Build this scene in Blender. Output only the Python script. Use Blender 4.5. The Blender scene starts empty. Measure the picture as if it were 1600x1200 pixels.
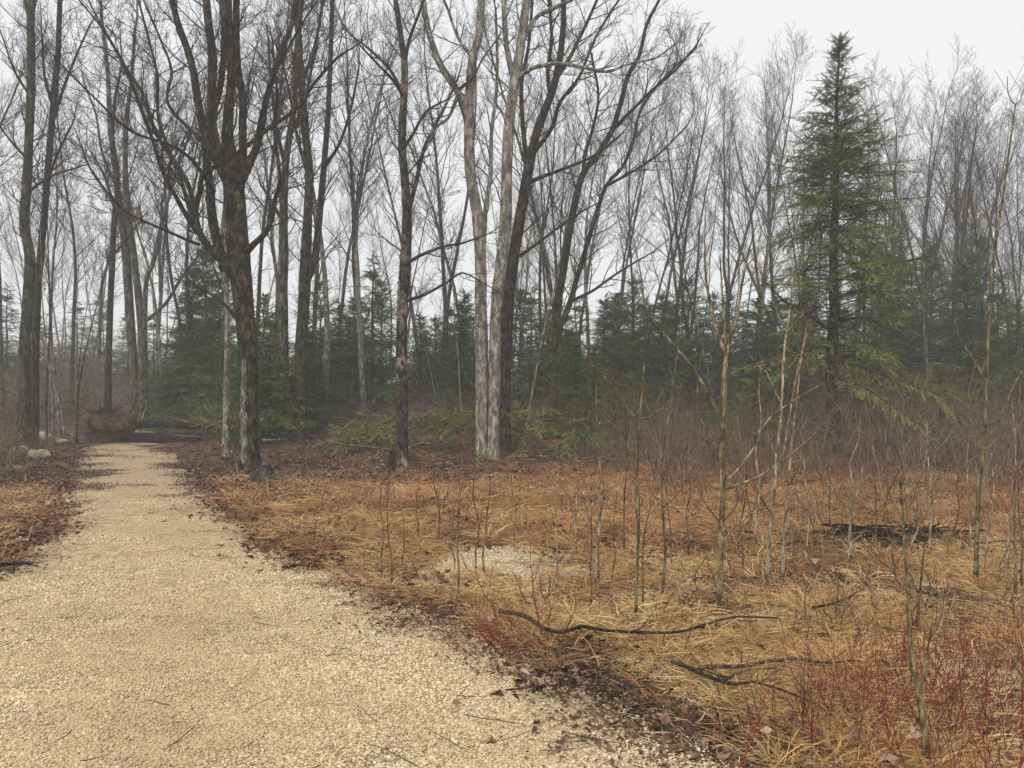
import bpy, math, random
import numpy as np
from collections import defaultdict

# ------------------------------------------------------------------ camera, sky, sun, exposure
scene = bpy.context.scene
COL = scene.collection
F, CX, CY = 1156.0, 800.0, 600.0
CAM_Z = 1.70
PITCH = math.atan(10.0 / F)
cam_d = bpy.data.cameras.new('camera')
cam_d.sensor_width = 36.0
cam_d.lens = 36.0 * F / 1600.0
cam_d.clip_start = 0.05
cam_d.clip_end = 1500.0
cam = bpy.data.objects.new('camera', cam_d)
COL.objects.link(cam)
cam.location = (0, 0, CAM_Z)
cam.rotation_euler = (math.radians(90) + PITCH, 0, 0)
scene.camera = cam

world = bpy.data.worlds.new('World')
scene.world = world
world.use_nodes = True
nt = world.node_tree
nt.nodes.clear()
w_out = nt.nodes.new('ShaderNodeOutputWorld')
w_bg = nt.nodes.new('ShaderNodeBackground')
w_sky = nt.nodes.new('ShaderNodeTexSky')
w_sky.sky_type = 'NISHITA'
w_sky.sun_disc = False
SUN_EL, SUN_AZ = math.radians(44), math.radians(205)
w_sky.sun_elevation = SUN_EL
w_sky.sun_rotation = SUN_AZ
w_sky.dust_density = 4.0
w_hs = nt.nodes.new('ShaderNodeHueSaturation')
w_hs.inputs['Saturation'].default_value = 0.12
w_mix = nt.nodes.new('ShaderNodeMix')
w_mix.data_type = 'RGBA'
w_mix.inputs['Factor'].default_value = 0.72          # a closed cloud layer covers most of the blue sky
w_mix.inputs['B'].default_value = (9.6, 9.75, 9.9, 1)
nt.links.new(w_sky.outputs['Color'], w_hs.inputs['Color'])
nt.links.new(w_hs.outputs['Color'], w_mix.inputs['A'])
nt.links.new(w_mix.outputs['Result'], w_bg.inputs['Color'])
w_bg.inputs['Strength'].default_value = 0.080
nt.links.new(w_bg.outputs['Background'], w_out.inputs['Surface'])

sun_d = bpy.data.lights.new('sun', 'SUN')
sun_d.energy = 1.5
sun_d.angle = math.radians(60)
sun_d.color = (1.0, 0.965, 0.91)
sun = bpy.data.objects.new('sun', sun_d)
COL.objects.link(sun)
sun.rotation_euler = (math.radians(90) - SUN_EL, 0, math.radians(180) - SUN_AZ)

scene.view_settings.view_transform = 'Standard'
scene.view_settings.look = 'None'
scene.view_settings.gamma = 1.0
scene.view_settings.use_curve_mapping = False
scene.view_settings.exposure = 0.58
cy = scene.cycles
cy.max_bounces = 6
cy.diffuse_bounces = 3
cy.glossy_bounces = 1
cy.transmission_bounces = 1
cy.volume_bounces = 3
cy.transparent_max_bounces = 4
cy.caustics_reflective = False
cy.caustics_refractive = False
cy.use_denoising = True
cy.denoiser = 'OPENIMAGEDENOISE'

HAZE_DENSITY = 0.0034

# ------------------------------------------------------------------ helpers
R = random.Random(7)
NPR = np.random.RandomState(11)

def _hash(ix, iy, seed):
    n = (ix * 374761393 + iy * 668265263 + seed * 1274126177) & 0x7fffffff
    n = ((n ^ (n >> 13)) * 1274126177) & 0x7fffffff
    return ((n ^ (n >> 16)) & 0xffff) / 65535.0

def vnoise(x, y, seed=0):
    x = np.asarray(x, dtype=float); y = np.asarray(y, dtype=float)
    ix = np.floor(x).astype(np.int64); iy = np.floor(y).astype(np.int64)
    fx = x - ix; fy = y - iy
    fx = fx * fx * (3 - 2 * fx); fy = fy * fy * (3 - 2 * fy)
    a = _hash(ix, iy, seed); b = _hash(ix + 1, iy, seed)
    c = _hash(ix, iy + 1, seed); d = _hash(ix + 1, iy + 1, seed)
    return (a + (b - a) * fx) * (1 - fy) + (c + (d - c) * fx) * fy

def fbm(x, y, seed=0, octv=3):
    v = 0; a = 0.5; s = 1.0
    for k in range(octv):
        v = v + a * (vnoise(np.asarray(x) * s, np.asarray(y) * s, seed + k * 17) - 0.5)
        a *= 0.5; s *= 2.03
    return v

def sstep(a, b, x):
    t = np.clip((np.asarray(x, dtype=float) - a) / (b - a), 0, 1)
    return t * t * (3 - 2 * t)

# gravel track: its two edges as metres to the side at each distance ahead
RE_D = [-8, 0, 3.33, 4.01, 5.04, 5.78, 6.78, 8.54, 10.9, 15.1, 21.8, 25.5, 26.0]
RE_X = [5.0, 2.75, 0.76, 0.20, -0.50, -1.2, -1.99, -3.07, -4.44, -6.67, -10.3, -12.4, -12.8]
LE_D = [-8, 0, 3.3, 5.0, 6.66, 7.86, 8.93, 13.1, 17.9, 21.8, 25.5, 26.0]
LE_X = [-1.5, -3.0, -3.75, -4.15, -4.61, -5.0, -5.41, -7.76, -10.4, -12.3, -14.1, -13.4]
def path_r(y): return np.interp(y, RE_D, RE_X)
def path_l(y): return np.interp(y, LE_D, LE_X)
def path_in(x, y):
    """signed distance-like: > 0 inside the track"""
    x = np.asarray(x, float); y = np.asarray(y, float)
    w = 0.16 * (vnoise(x * 2.3, y * 2.3, 5) - 0.5) * 2 + 0.10 * (vnoise(x * 7, y * 7, 9) - 0.5) * 2
    s = np.minimum(x - path_l(y), path_r(y) - x) * 0.86
    return np.minimum(s, (26.0 - y)) + w

def height(x, y):
    x = np.asarray(x, float); y = np.asarray(y, float)
    inside = sstep(-0.6, 0.3, path_in(x, y))
    far = sstep(18, 60, y)
    left = sstep(2, -30, x)
    h = far * (0.9 + 2.0 * left) + sstep(14, 20, y) * 0.12
    h = h + 0.30 * fbm(x * 0.13, y * 0.13, 3, 2) * sstep(3, 14, np.hypot(x, y - 1)) * (1 - 0.7 * inside)
    h = h + (1 - inside) * (0.16 * fbm(x * 1.1, y * 1.1, 21, 3) + 0.07 * fbm(x * 4.5, y * 4.5, 31, 2))
    h = h + inside * 0.03 * fbm(x * 1.3, y * 1.3, 41, 2)
    # low shoulder where the brushy wood begins on the right of the track
    h = h + 0.25 * sstep(16, 22, y) * sstep(-10, -5, x)
    return h

def hz(x, y):
    return float(height(x, y))

def ray(px, py):
    u = (CY - py) / F
    return ((px - CX) / F, math.cos(PITCH) - math.sin(PITCH) * u, math.sin(PITCH) + math.cos(PITCH) * u)

def P(px, py, d):
    r = ray(px, py)
    t = d / r[1]
    return (r[0] * t, d, CAM_Z + r[2] * t)

def G(px, py):
    """point of the ground seen at this place of the photograph"""
    r = ray(px, py)
    t = 1.0
    while t < 90:
        if CAM_Z + r[2] * t <= hz(r[0] * t, r[1] * t):
            break
        t += 0.04
    return (r[0] * t, r[1] * t, hz(r[0] * t, r[1] * t))

def base_at(px, d):
    x = (px - CX) / F * d
    return (x, d, hz(x, d))

def mesh_np(name, V, quads=None, tris=None, smooth=True, tint=None, mats=None, mat_idx=None):
    me = bpy.data.meshes.new(name)
    V = np.asarray(V, dtype=np.float32).reshape(-1, 3)
    nq = 0 if quads is None else len(quads)
    ntr = 0 if tris is None else len(tris)
    me.vertices.add(len(V)); me.vertices.foreach_set('co', V.ravel())
    parts = []
    if nq: parts.append(np.asarray(quads, dtype=np.int32).ravel())
    if ntr: parts.append(np.asarray(tris, dtype=np.int32).ravel())
    li = np.concatenate(parts) if parts else np.zeros(0, np.int32)
    me.loops.add(len(li)); me.loops.foreach_set('vertex_index', li)
    me.polygons.add(nq + ntr)
    ls = np.concatenate([np.arange(nq) * 4, nq * 4 + np.arange(ntr) * 3]).astype(np.int32)
    me.polygons.foreach_set('loop_start', ls)
    if smooth:
        me.polygons.foreach_set('use_smooth', np.ones(nq + ntr, dtype=bool))
    if mat_idx is not None:
        me.polygons.foreach_set('material_index', np.asarray(mat_idx, dtype=np.int32))
    if tint is not None:
        a = me.attributes.new('tint', 'FLOAT', 'POINT')
        a.data.foreach_set('value', np.asarray(tint, dtype=np.float32))
    for m in (mats or []):
        me.materials.append(m)
    me.update(calc_edges=True)
    return me

class Tubes:
    """collects tapering limbs and turns them into one mesh"""
    def __init__(self): self.g = defaultdict(lambda: ([], [], []))
    def add(self, pts, radii, sides=5, tint=0.5):
        a = self.g[(len(pts), sides)]
        a[0].append(pts); a[1].append(radii); a[2].append(tint)
    def arrays(self, off=(0, 0, 0)):
        VV, QQ, TT = [], [], []; n0 = 0
        for (n, s), (pl, rl, tl) in self.g.items():
            A = np.array(pl, dtype=np.float64) - np.array(off)
            Rr = np.array(rl, dtype=np.float64)
            T = len(A)
            tan = np.empty_like(A)
            tan[:, 0] = A[:, 1] - A[:, 0]; tan[:, -1] = A[:, -1] - A[:, -2]
            if n > 2: tan[:, 1:-1] = A[:, 2:] - A[:, :-2]
            tan /= np.linalg.norm(tan, axis=2, keepdims=True) + 1e-9
            avg = np.abs(A[:, -1] - A[:, 0])
            ref = np.zeros((T, 3)); ref[np.arange(T), np.argmin(avg, axis=1)] = 1
            U = np.cross(tan, ref[:, None, :]); U /= np.linalg.norm(U, axis=2, keepdims=True) + 1e-9
            W = np.cross(tan, U)
            ang = np.arange(s) * 2 * math.pi / s
            V = A[:, :, None, :] + Rr[:, :, None, None] * (np.cos(ang)[None, None, :, None] * U[:, :, None, :] + np.sin(ang)[None, None, :, None] * W[:, :, None, :])
            idx = np.arange(T * n * s).reshape(T, n, s) + n0
            a = idx[:, :-1, :]; b = np.roll(idx, -1, axis=2)[:, :-1, :]
            c = np.roll(idx, -1, axis=2)[:, 1:, :]; d = idx[:, 1:, :]
            QQ.append(np.stack([a, d, c, b], axis=-1).reshape(-1, 4))
            VV.append(V.reshape(-1, 3)); TT.append(np.repeat(np.array(tl), n * s))
            n0 += T * n * s
        return np.concatenate(VV), np.concatenate(QQ), np.concatenate(TT)
    def mesh(self, name, mat, off=(0, 0, 0)):
        V, Q, T = self.arrays(off)
        return mesh_np(name, V, Q, tint=T, mats=[mat])

def catmull(pts, step=0.2):
    """pts: list of tuples (x,y,z,r) -> smooth resampled list"""
    A = [np.array(p, float) for p in pts]
    if len(A) < 3:
        n = max(2, int(np.linalg.norm(A[1][:3] - A[0][:3]) / step))
        return [A[0] + (A[1] - A[0]) * i / n for i in range(n + 1)]
    out = []
    E = [2 * A[0] - A[1]] + A + [2 * A[-1] - A[-2]]
    for i in range(1, len(E) - 2):
        p0, p1, p2, p3 = E[i - 1], E[i], E[i + 1], E[i + 2]
        n = max(1, int(round(np.linalg.norm(p2[:3] - p1[:3]) / step)))
        for k in range(n):
            t = k / n
            q = 0.5 * (2 * p1 + (p2 - p0) * t + (2 * p0 - 5 * p1 + 4 * p2 - p3) * t * t + (3 * p1 - p0 - 3 * p2 + p3) * t ** 3)
            q[3] = max(q[3], 0.002)
            out.append(q)
    out.append(A[-1])
    return out

def trunk_mesh(name, pts, mat, off, sides=14, flare=0.0, rough=0.05, seed=1, lobes=5, step=0.12, cap=False):
    """a trunk or heavy limb with uneven bark relief; pts (x,y,z,r)"""
    C = catmull(pts, step)
    A = np.array(C)
    n = len(A)
    tan = np.gradient(A[:, :3], axis=0)
    tan /= np.linalg.norm(tan, axis=1, keepdims=True) + 1e-9
    avg = np.abs(A[-1, :3] - A[0, :3])
    ref = np.zeros(3); ref[int(np.argmin(avg))] = 1
    U = np.cross(tan, ref); U /= np.linalg.norm(U, axis=1, keepdims=True) + 1e-9
    W = np.cross(tan, U)
    ang = np.arange(sides) * 2 * math.pi / sides
    s = np.concatenate([[0], np.cumsum(np.linalg.norm(np.diff(A[:, :3], axis=0), axis=1))])
    rr = A[:, 3][:, None] * np.ones(sides)[None, :]
    S, AN = np.meshgrid(s, ang, indexing='ij')
    ridge = vnoise(np.cos(AN) * 3.1 + 7 + np.sin(AN) * 2.0, S * 1.4 + np.sin(AN) * 3, seed) - 0.5
    fine = vnoise(AN * sides / 6.283, S * 9, seed + 3) - 0.5
    rr = rr * (1 + rough * 1.6 * ridge + rough * 1.3 * fine)
    if flare > 0:
        fl = np.exp(-S / 0.22)
        lob = 0.55 + 0.45 * np.cos(AN * lobes + seed) * (0.6 + 0.4 * np.cos(AN * 2 + seed * 3))
        rr = rr * (1 + flare * fl * lob)
    V = A[:, None, :3] + rr[:, :, None] * (np.cos(ang)[None, :, None] * U[:, None, :] + np.sin(ang)[None, :, None] * W[:, None, :])
    V = V - np.array(off)
    idx = np.arange(n * sides).reshape(n, sides)
    a = idx[:-1]; b = np.roll(idx, -1, 1)[:-1]; c = np.roll(idx, -1, 1)[1:]; d = idx[1:]
    Q = np.stack([a, d, c, b], -1).reshape(-1, 4)
    V = V.reshape(-1, 3); T = None
    if cap:
        V = np.vstack([V, A[0, :3] - off, A[-1, :3] - off])
        k = n * sides
        T = [(k, idx[0, (j + 1) % sides], idx[0, j]) for j in range(sides)] + [(k + 1, idx[-1, j], idx[-1, (j + 1) % sides]) for j in range(sides)]
    return mesh_np(name, V, Q, T, mats=[mat]), C

def setp(o, label=None, cat=None, group=None, kind=None):
    if label: o['label'] = label
    if cat: o['category'] = cat
    if group: o['group'] = group
    if kind: o['kind'] = kind
    return o

def link(name, me, parent=None, loc=(0, 0, 0)):
    o = bpy.data.objects.new(name, me)
    COL.objects.link(o)
    o.location = loc
    if parent: o.parent = parent
    return o

def thing(name, loc, label, cat, group=None):
    o = bpy.data.objects.new(name, None)
    o.empty_display_size = 0.2
    COL.objects.link(o); o.location = loc
    return setp(o, label, cat, group)

# ------------------------------------------------------------------ branching growth
def norm(v):
    l = math.sqrt(v[0] * v[0] + v[1] * v[1] + v[2] * v[2]) + 1e-9
    return (v[0] / l, v[1] / l, v[2] / l)

def tilt(d, ang, az):
    """turn d away from itself by ang, in direction az around it"""
    ref = (0, 0, 1) if abs(d[2]) < 0.9 else (1, 0, 0)
    u = norm((d[1] * ref[2] - d[2] * ref[1], d[2] * ref[0] - d[0] * ref[2], d[0] * ref[1] - d[1] * ref[0]))
    w = (d[1] * u[2] - d[2] * u[1], d[2] * u[0] - d[0] * u[2], d[0] * u[1] - d[1] * u[0])
    ca, sa, cz, sz = math.cos(ang), math.sin(ang), math.cos(az), math.sin(az)
    return norm(tuple(d[i] * ca + sa * (cz * u[i] + sz * w[i]) for i in range(3)))

NP = {0: 9, 1: 7, 2: 5, 3: 4}
SD = {0: 6, 1: 4, 2: 3, 3: 3}
def grow(tb, p, d, L, r, lev, rng, maxlev=3, nb=(0, 7, 5, 0), wander=0.16, up=0.10, ang=(0.55, 0.95), rmin=0.0028):
    n = NP[lev]
    pts = [p]; dirs = [d]; seg = L / (n - 1)
    q = p; dd = d
    for i in range(n - 1):
        dd = norm((dd[0] + rng.gauss(0, wander), dd[1] + rng.gauss(0, wander), dd[2] + rng.gauss(0, wander * 0.8) + up))
        q = (q[0] + dd[0] * seg, q[1] + dd[1] * seg, q[2] + dd[2] * seg)
        pts.append(q); dirs.append(dd)
    rad = [max(rmin, r * (1 - 0.85 * i / (n - 1))) for i in range(n)]
    tb.add(pts, rad, SD[lev])
    if lev >= maxlev: return
    k = max(1, int(nb[lev] * (0.7 + 0.6 * rng.random())))
    for i in range(k):
        t = 0.18 + 0.80 * (i + rng.random() * 0.8) / k
        t = min(t, 0.99)
        f = t * (n - 1); j = int(f); f -= j
        j2 = min(j + 1, n - 1)
        b = tuple(pts[j][a] * (1 - f) + pts[j2][a] * f for a in range(3))
        cd = tilt(dirs[j2], rng.uniform(*ang), rng.uniform(0, 6.283))
        if cd[2] < -0.15: cd = norm((cd[0], cd[1], cd[2] * 0.3))
        grow(tb, b, cd, L * rng.uniform(0.30, 0.55) * (1.15 - 0.55 * t), max(rmin, rad[j] * 0.55), lev + 1, rng, maxlev, nb, wander, up, ang, rmin)

def along(C, t):
    f = t * (len(C) - 1); j = int(f); f -= j; j2 = min(j + 1, len(C) - 1)
    p = C[j] * (1 - f) + C[j2] * f
    d = C[j2][:3] - C[j][:3] if j2 != j else C[j][:3] - C[j - 1][:3]
    return p, norm(tuple(d))

def shoots(tb, C, count, Lr, rng, t0=0.1, t1=1.0, ang=(0.6, 1.1), nb=(0, 7, 5, 0), rk=0.35, up=0.1, rmax=0.03, maxlev=3, wander=0.16, rmin=0.0028):
    for i in range(count):
        t = t0 + (t1 - t0) * (i + rng.random()) / count
        p, d = along(C, min(t, 1.0))
        cd = tilt(d, rng.uniform(*ang), rng.uniform(0, 6.283))
        L = rng.uniform(*Lr)
        grow(tb, tuple(p[:3]), cd, L, min(rmax, max(0.004, p[3] * rk)), 1, rng, maxlev, nb, wander, up, rmin=rmin)

def tip(tb, C, L, rng, nb=(9, 6, 4, 0), rmin=0.0028):
    p, d = along(C, 1.0)
    grow(tb, tuple(p[:3]), d, L, p[3], 0, rng, 3, nb, 0.10, 0.06, rmin=rmin)

# ------------------------------------------------------------------ materials
def mat_new(name):
    m = bpy.data.materials.new(name); m.use_nodes = True
    t = m.node_tree; b = t.nodes['Principled BSDF']
    return m, t, b

def N(t, typ, **kw):
    n = t.nodes.new(typ)
    for k, v in kw.items():
        if hasattr(n, k): setattr(n, k, v)
        else: n.inputs[k].default_value = v
    return n

def ramp(t, fac, stops):
    r = t.nodes.new('ShaderNodeValToRGB')
    e = r.color_ramp.elements
    while len(e) < len(stops): e.new(0.5)
    for i, (p, c) in enumerate(stops):
        e[i].position = p; e[i].color = (*c, 1)
    t.links.new(fac, r.inputs['Fac'])
    return r.outputs['Color']

def mixc(t, fac, a, b, mode='MIX'):
    n = t.nodes.new('ShaderNodeMix'); n.data_type = 'RGBA'; n.blend_type = mode
    for sock, v in (('Factor', fac), ('A', a), ('B', b)):
        if isinstance(v, bpy.types.NodeSocket): t.links.new(v, n.inputs[sock])
        elif sock == 'Factor': n.inputs[sock].default_value = v
        else: n.inputs[sock].default_value = (*v, 1)
    return n.outputs['Result']

def noise_fac(t, scale, detail=3, stretch=None, coord='Object', rough=0.55):
    if coord == 'Position':
        g = t.nodes.new('ShaderNodeNewGeometry'); src = g.outputs['Position']
    else:
        tc = t.nodes.new('ShaderNodeTexCoord'); src = tc.outputs[coord]
    if stretch:
        mp = t.nodes.new('ShaderNodeMapping'); mp.inputs['Scale'].default_value = stretch
        t.links.new(src, mp.inputs['Vector']); src = mp.outputs['Vector']
    n = N(t, 'ShaderNodeTexNoise', Scale=scale, Detail=detail, Roughness=rough)
    t.links.new(src, n.inputs['Vector'])
    return n.outputs['Fac']

def bark_mat(name, dark, light, moss=0.25, scale=1.0, bump=0.6, moss_col=(0.10, 0.12, 0.035), patch=None):
    m, t, b = mat_new(name)
    f1 = noise_fac(t, 7 * scale, 8, (1.9, 1.9, 0.55), rough=0.78)
    f2 = noise_fac(t, 1.1, 4)
    c = ramp(t, f1, [(0.43, dark), (0.5, tuple(0.65 * a + 0.35 * q for a, q in zip(dark, light))), (0.585, tuple(1.25 * q for q in light))])
    if patch:
        f4 = noise_fac(t, 2.2, 5, (1, 1, 0.45))
        c = mixc(t, ramp(t, f4, [(0.52, (0, 0, 0)), (0.60, (1, 1, 1))]), c, patch)
    mf = ramp(t, f2, [(0.50 - 0.15 * moss, (0, 0, 0)), (0.75 - 0.1 * moss, (moss,) * 3)])
    c = mixc(t, mf, c, moss_col)
    f3 = noise_fac(t, 9 * scale, 5, (1, 1, 0.5), rough=0.7)
    c = mixc(t, ramp(t, f3, [(0.43, (0.85,) * 3), (0.52, (0, 0, 0))]), c, tuple(0.4 * a for a in dark))
    t.links.new(c, b.inputs['Base Color'])
    b.inputs['Roughness'].default_value = 0.88
    b.inputs['Specular IOR Level'].default_value = 0.12
    bp = N(t, 'ShaderNodeBump', Strength=bump, Distance=0.05)
    t.links.new(f1, bp.inputs['Height']); t.links.new(bp.outputs['Normal'], b.inputs['Normal'])
    return m

def plain_mat(name, a, bcol, scale=6, rough=0.85, coord='Object', sub=None):
    m, t, b = mat_new(name)
    c = ramp(t, noise_fac(t, scale, 3, coord=coord), [(0.35, a), (0.65, bcol)])
    t.links.new(c, b.inputs['Base Color'])
    b.inputs['Roughness'].default_value = rough
    b.inputs['Specular IOR Level'].default_value = 0.15
    return m

def tinted_mat(name, stops, rough=0.8, wash=None, wash_scale=0.45, rnd=0.35, translucent=0.0):
    """colour by each blade's own tint, each clump's random value and broad patches over the ground"""
    m, t, b = mat_new(name)
    at = t.nodes.new('ShaderNodeAttribute'); at.attribute_name = 'tint'
    oi = t.nodes.new('ShaderNodeObjectInfo')
    mx = t.nodes.new('ShaderNodeMix'); mx.inputs['Factor'].default_value = rnd
    t.links.new(at.outputs['Fac'], mx.inputs['A']); t.links.new(oi.outputs['Random'], mx.inputs['B'])
    c = ramp(t, mx.outputs['Result'], stops)
    if wash:
        f = noise_fac(t, wash_scale, 3, coord='Position')
        c = mixc(t, ramp(t, f, [(0.42, (0, 0, 0)), (0.62, (0.75,) * 3)]), c, wash)
    t.links.new(c, b.inputs['Base Color'])
    b.inputs['Roughness'].default_value = rough
    b.inputs['Specular IOR Level'].default_value = 0.12
    return m

M = {}
M['maple'] = bark_mat('dark_furrowed_bark', (0.012, 0.009, 0.007), (0.105, 0.080, 0.060), 0.30, 1.0, 1.0, moss_col=(0.055,0.065,0.02))
M['maple_base'] = bark_mat('peeling_pale_bark', (0.055, 0.038, 0.028), (0.27, 0.215, 0.175), 0.3, 1.2, 1.0, patch=(0.40, 0.34, 0.30))
M['beech'] = bark_mat('smooth_grey_bark', (0.16, 0.142, 0.115), (0.38, 0.34, 0.285), 0.30, 0.8, 0.35, (0.17, 0.17, 0.075))
M['shaggy'] = bark_mat('shaggy_bark', (0.018, 0.014, 0.011), (0.125, 0.100, 0.080), 0.15, 1.3, 1.0, patch=(0.30, 0.255, 0.21))
M['mossy'] = bark_mat('mossy_grey_bark', (0.028, 0.024, 0.018), (0.115, 0.096, 0.070), 0.6, 1.0, 0.8, (0.075, 0.08, 0.03))
M['brownbark'] = bark_mat('brown_bark', (0.022, 0.016, 0.013), (0.095, 0.072, 0.057), 0.2, 1.0, 0.8)
M['greybark'] = bark_mat('forest_grey_bark', (0.045, 0.039, 0.033), (0.165, 0.143, 0.120), 0.3, 0.9, 0.6)
M['palebark'] = bark_mat('pale_lichen_bark', (0.150, 0.130, 0.105), (0.36, 0.325, 0.275), 0.3, 1.1, 0.5)
M['twig'] = plain_mat('twig_bark', (0.018, 0.014, 0.012), (0.055, 0.043, 0.036), 2.0)
M['twig_grey'] = plain_mat('grey_twig_bark', (0.045, 0.038, 0.035), (0.115, 0.097, 0.088), 1.5)
M['sap_yellow'] = bark_mat('olive_yellow_bark', (0.12, 0.095, 0.048), (0.33, 0.27, 0.155), 0.2, 2.2, 0.3, (0.2, 0.2, 0.08))
M['sap_pale'] = bark_mat('pale_sapling_bark', (0.20, 0.155, 0.10), (0.46, 0.385, 0.275), 0.1, 2.5, 0.3)
M['sap_brown'] = bark_mat('brown_sapling_bark', (0.075, 0.045, 0.028), (0.215, 0.145, 0.085), 0.15, 2.5, 0.3)
M['sap_olive'] = bark_mat('olive_sapling_bark', (0.10, 0.082, 0.04), (0.26, 0.215, 0.115), 0.4, 2.5, 0.3)
M['red'] = plain_mat('red_dogwood_bark', (0.10, 0.016, 0.018), (0.27, 0.055, 0.048), 9, 0.6)
M['redtip'] = plain_mat('reddish_twig', (0.10, 0.035, 0.03), (0.22, 0.09, 0.07), 9, 0.7)
M['deadwood'] = bark_mat('bare_dead_wood', (0.11, 0.085, 0.068), (0.34, 0.29, 0.25), 0.1, 1.5, 0.7)
M['splinter'] = plain_mat('fresh_splintered_wood', (0.38, 0.24, 0.13), (0.60, 0.44, 0.28), 12)
M['darklog'] = bark_mat('wet_black_log_bark', (0.008, 0.007, 0.007), (0.040, 0.033, 0.029), 0.1, 1.0, 0.9)
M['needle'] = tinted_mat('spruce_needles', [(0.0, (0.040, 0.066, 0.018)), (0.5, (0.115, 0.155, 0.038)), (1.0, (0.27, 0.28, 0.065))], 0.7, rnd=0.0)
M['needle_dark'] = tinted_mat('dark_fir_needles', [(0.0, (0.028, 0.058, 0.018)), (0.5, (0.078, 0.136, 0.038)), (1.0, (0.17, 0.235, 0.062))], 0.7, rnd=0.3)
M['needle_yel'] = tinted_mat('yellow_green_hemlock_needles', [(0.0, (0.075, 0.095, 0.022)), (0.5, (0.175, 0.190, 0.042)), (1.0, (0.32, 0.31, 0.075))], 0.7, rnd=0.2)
M['straw'] = tinted_mat('dry_straw', [(0.0, (0.09, 0.045, 0.022)), (0.28, (0.36, 0.205, 0.080)), (0.58, (0.66, 0.44, 0.180)), (1.0, (0.92, 0.75, 0.44))], 0.7, wash=(0.46, 0.255, 0.095), wash_scale=0.9, rnd=0.2)
M['russet'] = tinted_mat('russet_dead_grass', [(0.0, (0.06, 0.026, 0.015)), (0.35, (0.23, 0.100, 0.045)), (0.7, (0.44, 0.215, 0.090)), (1.0, (0.68, 0.42, 0.18))], 0.75, wash=(0.33, 0.150, 0.062), wash_scale=0.5)
M['leaf'] = tinted_mat('fallen_brown_leaves', [(0.0, (0.035, 0.021, 0.017)), (0.35, (0.10, 0.052, 0.034)), (0.65, (0.22, 0.125, 0.080)), (0.88, (0.36, 0.245, 0.175)), (1.0, (0.55, 0.45, 0.38))], 0.6)
M['wetleaf'] = tinted_mat('wet_black_leaves', [(0.0, (0.030, 0.019, 0.014)), (0.4, (0.085, 0.052, 0.036)), (0.8, (0.19, 0.115, 0.07)), (1.0, (0.36, 0.25, 0.16))], 0.75)
M['brush'] = tinted_mat('brown_brush_twigs', [(0.0, (0.030, 0.019, 0.012)), (0.4, (0.120, 0.088, 0.054)), (0.75, (0.32, 0.25, 0.16)), (1.0, (0.62, 0.52, 0.36))], 0.85, rnd=0.25)
M['whip'] = tinted_mat('pale_whip_bark', [(0.0, (0.05, 0.035, 0.025)), (0.5, (0.15, 0.11, 0.075)), (1.0, (0.40, 0.33, 0.24))], 0.85, rnd=0.3)
M['pebble_pale'] = tinted_mat('washed_pale_gravel', [(0.0, (0.25, 0.19, 0.12)), (0.3, (0.52, 0.42, 0.27)), (1.0, (0.80, 0.70, 0.50))], 0.85, rnd=0.12)
M['soil'] = plain_mat('dark_root_soil', (0.020, 0.012, 0.008), (0.125, 0.072, 0.042), 14)
M['pebble'] = tinted_mat('crushed_limestone', [(0.0, (0.08, 0.05, 0.028)), (0.24, (0.33, 0.24, 0.13)), (0.55, (0.62, 0.475, 0.285)), (1.0, (0.90, 0.79, 0.57))], 0.85, rnd=0.12, wash=(0.47, 0.35, 0.205), wash_scale=0.7)

def ground_material():
    m, t, b = mat_new('leafy_soil')
    f1 = noise_fac(t, 3.2, 6, coord='Position', rough=0.7)
    f2 = noise_fac(t, 34, 4, coord='Position', rough=0.7)
    f3 = noise_fac(t, 0.35, 3, coord='Position')
    c = ramp(t, f1, [(0.32, (0.035, 0.022, 0.015)), (0.5, (0.085, 0.050, 0.029)), (0.68, (0.17, 0.105, 0.058))])
    c2 = ramp(t, f2, [(0.35, (0.025, 0.017, 0.013)), (0.55, (0.11, 0.062, 0.036)), (0.72, (0.28, 0.18, 0.105))])
    c = mixc(t, 0.5, c, c2)
    c = mixc(t, ramp(t, f3, [(0.45, (0, 0, 0)), (0.65, (0.5,) * 3)]), c, (0.10, 0.055, 0.035))
    t.links.new(c, b.inputs['Base Color']); b.inputs['Roughness'].default_value = 0.9
    bp = N(t, 'ShaderNodeBump', Strength=0.8, Distance=0.03)
    t.links.new(f2, bp.inputs['Height']); t.links.new(bp.outputs['Normal'], b.inputs['Normal'])
    return m
M['ground'] = ground_material()

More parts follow.
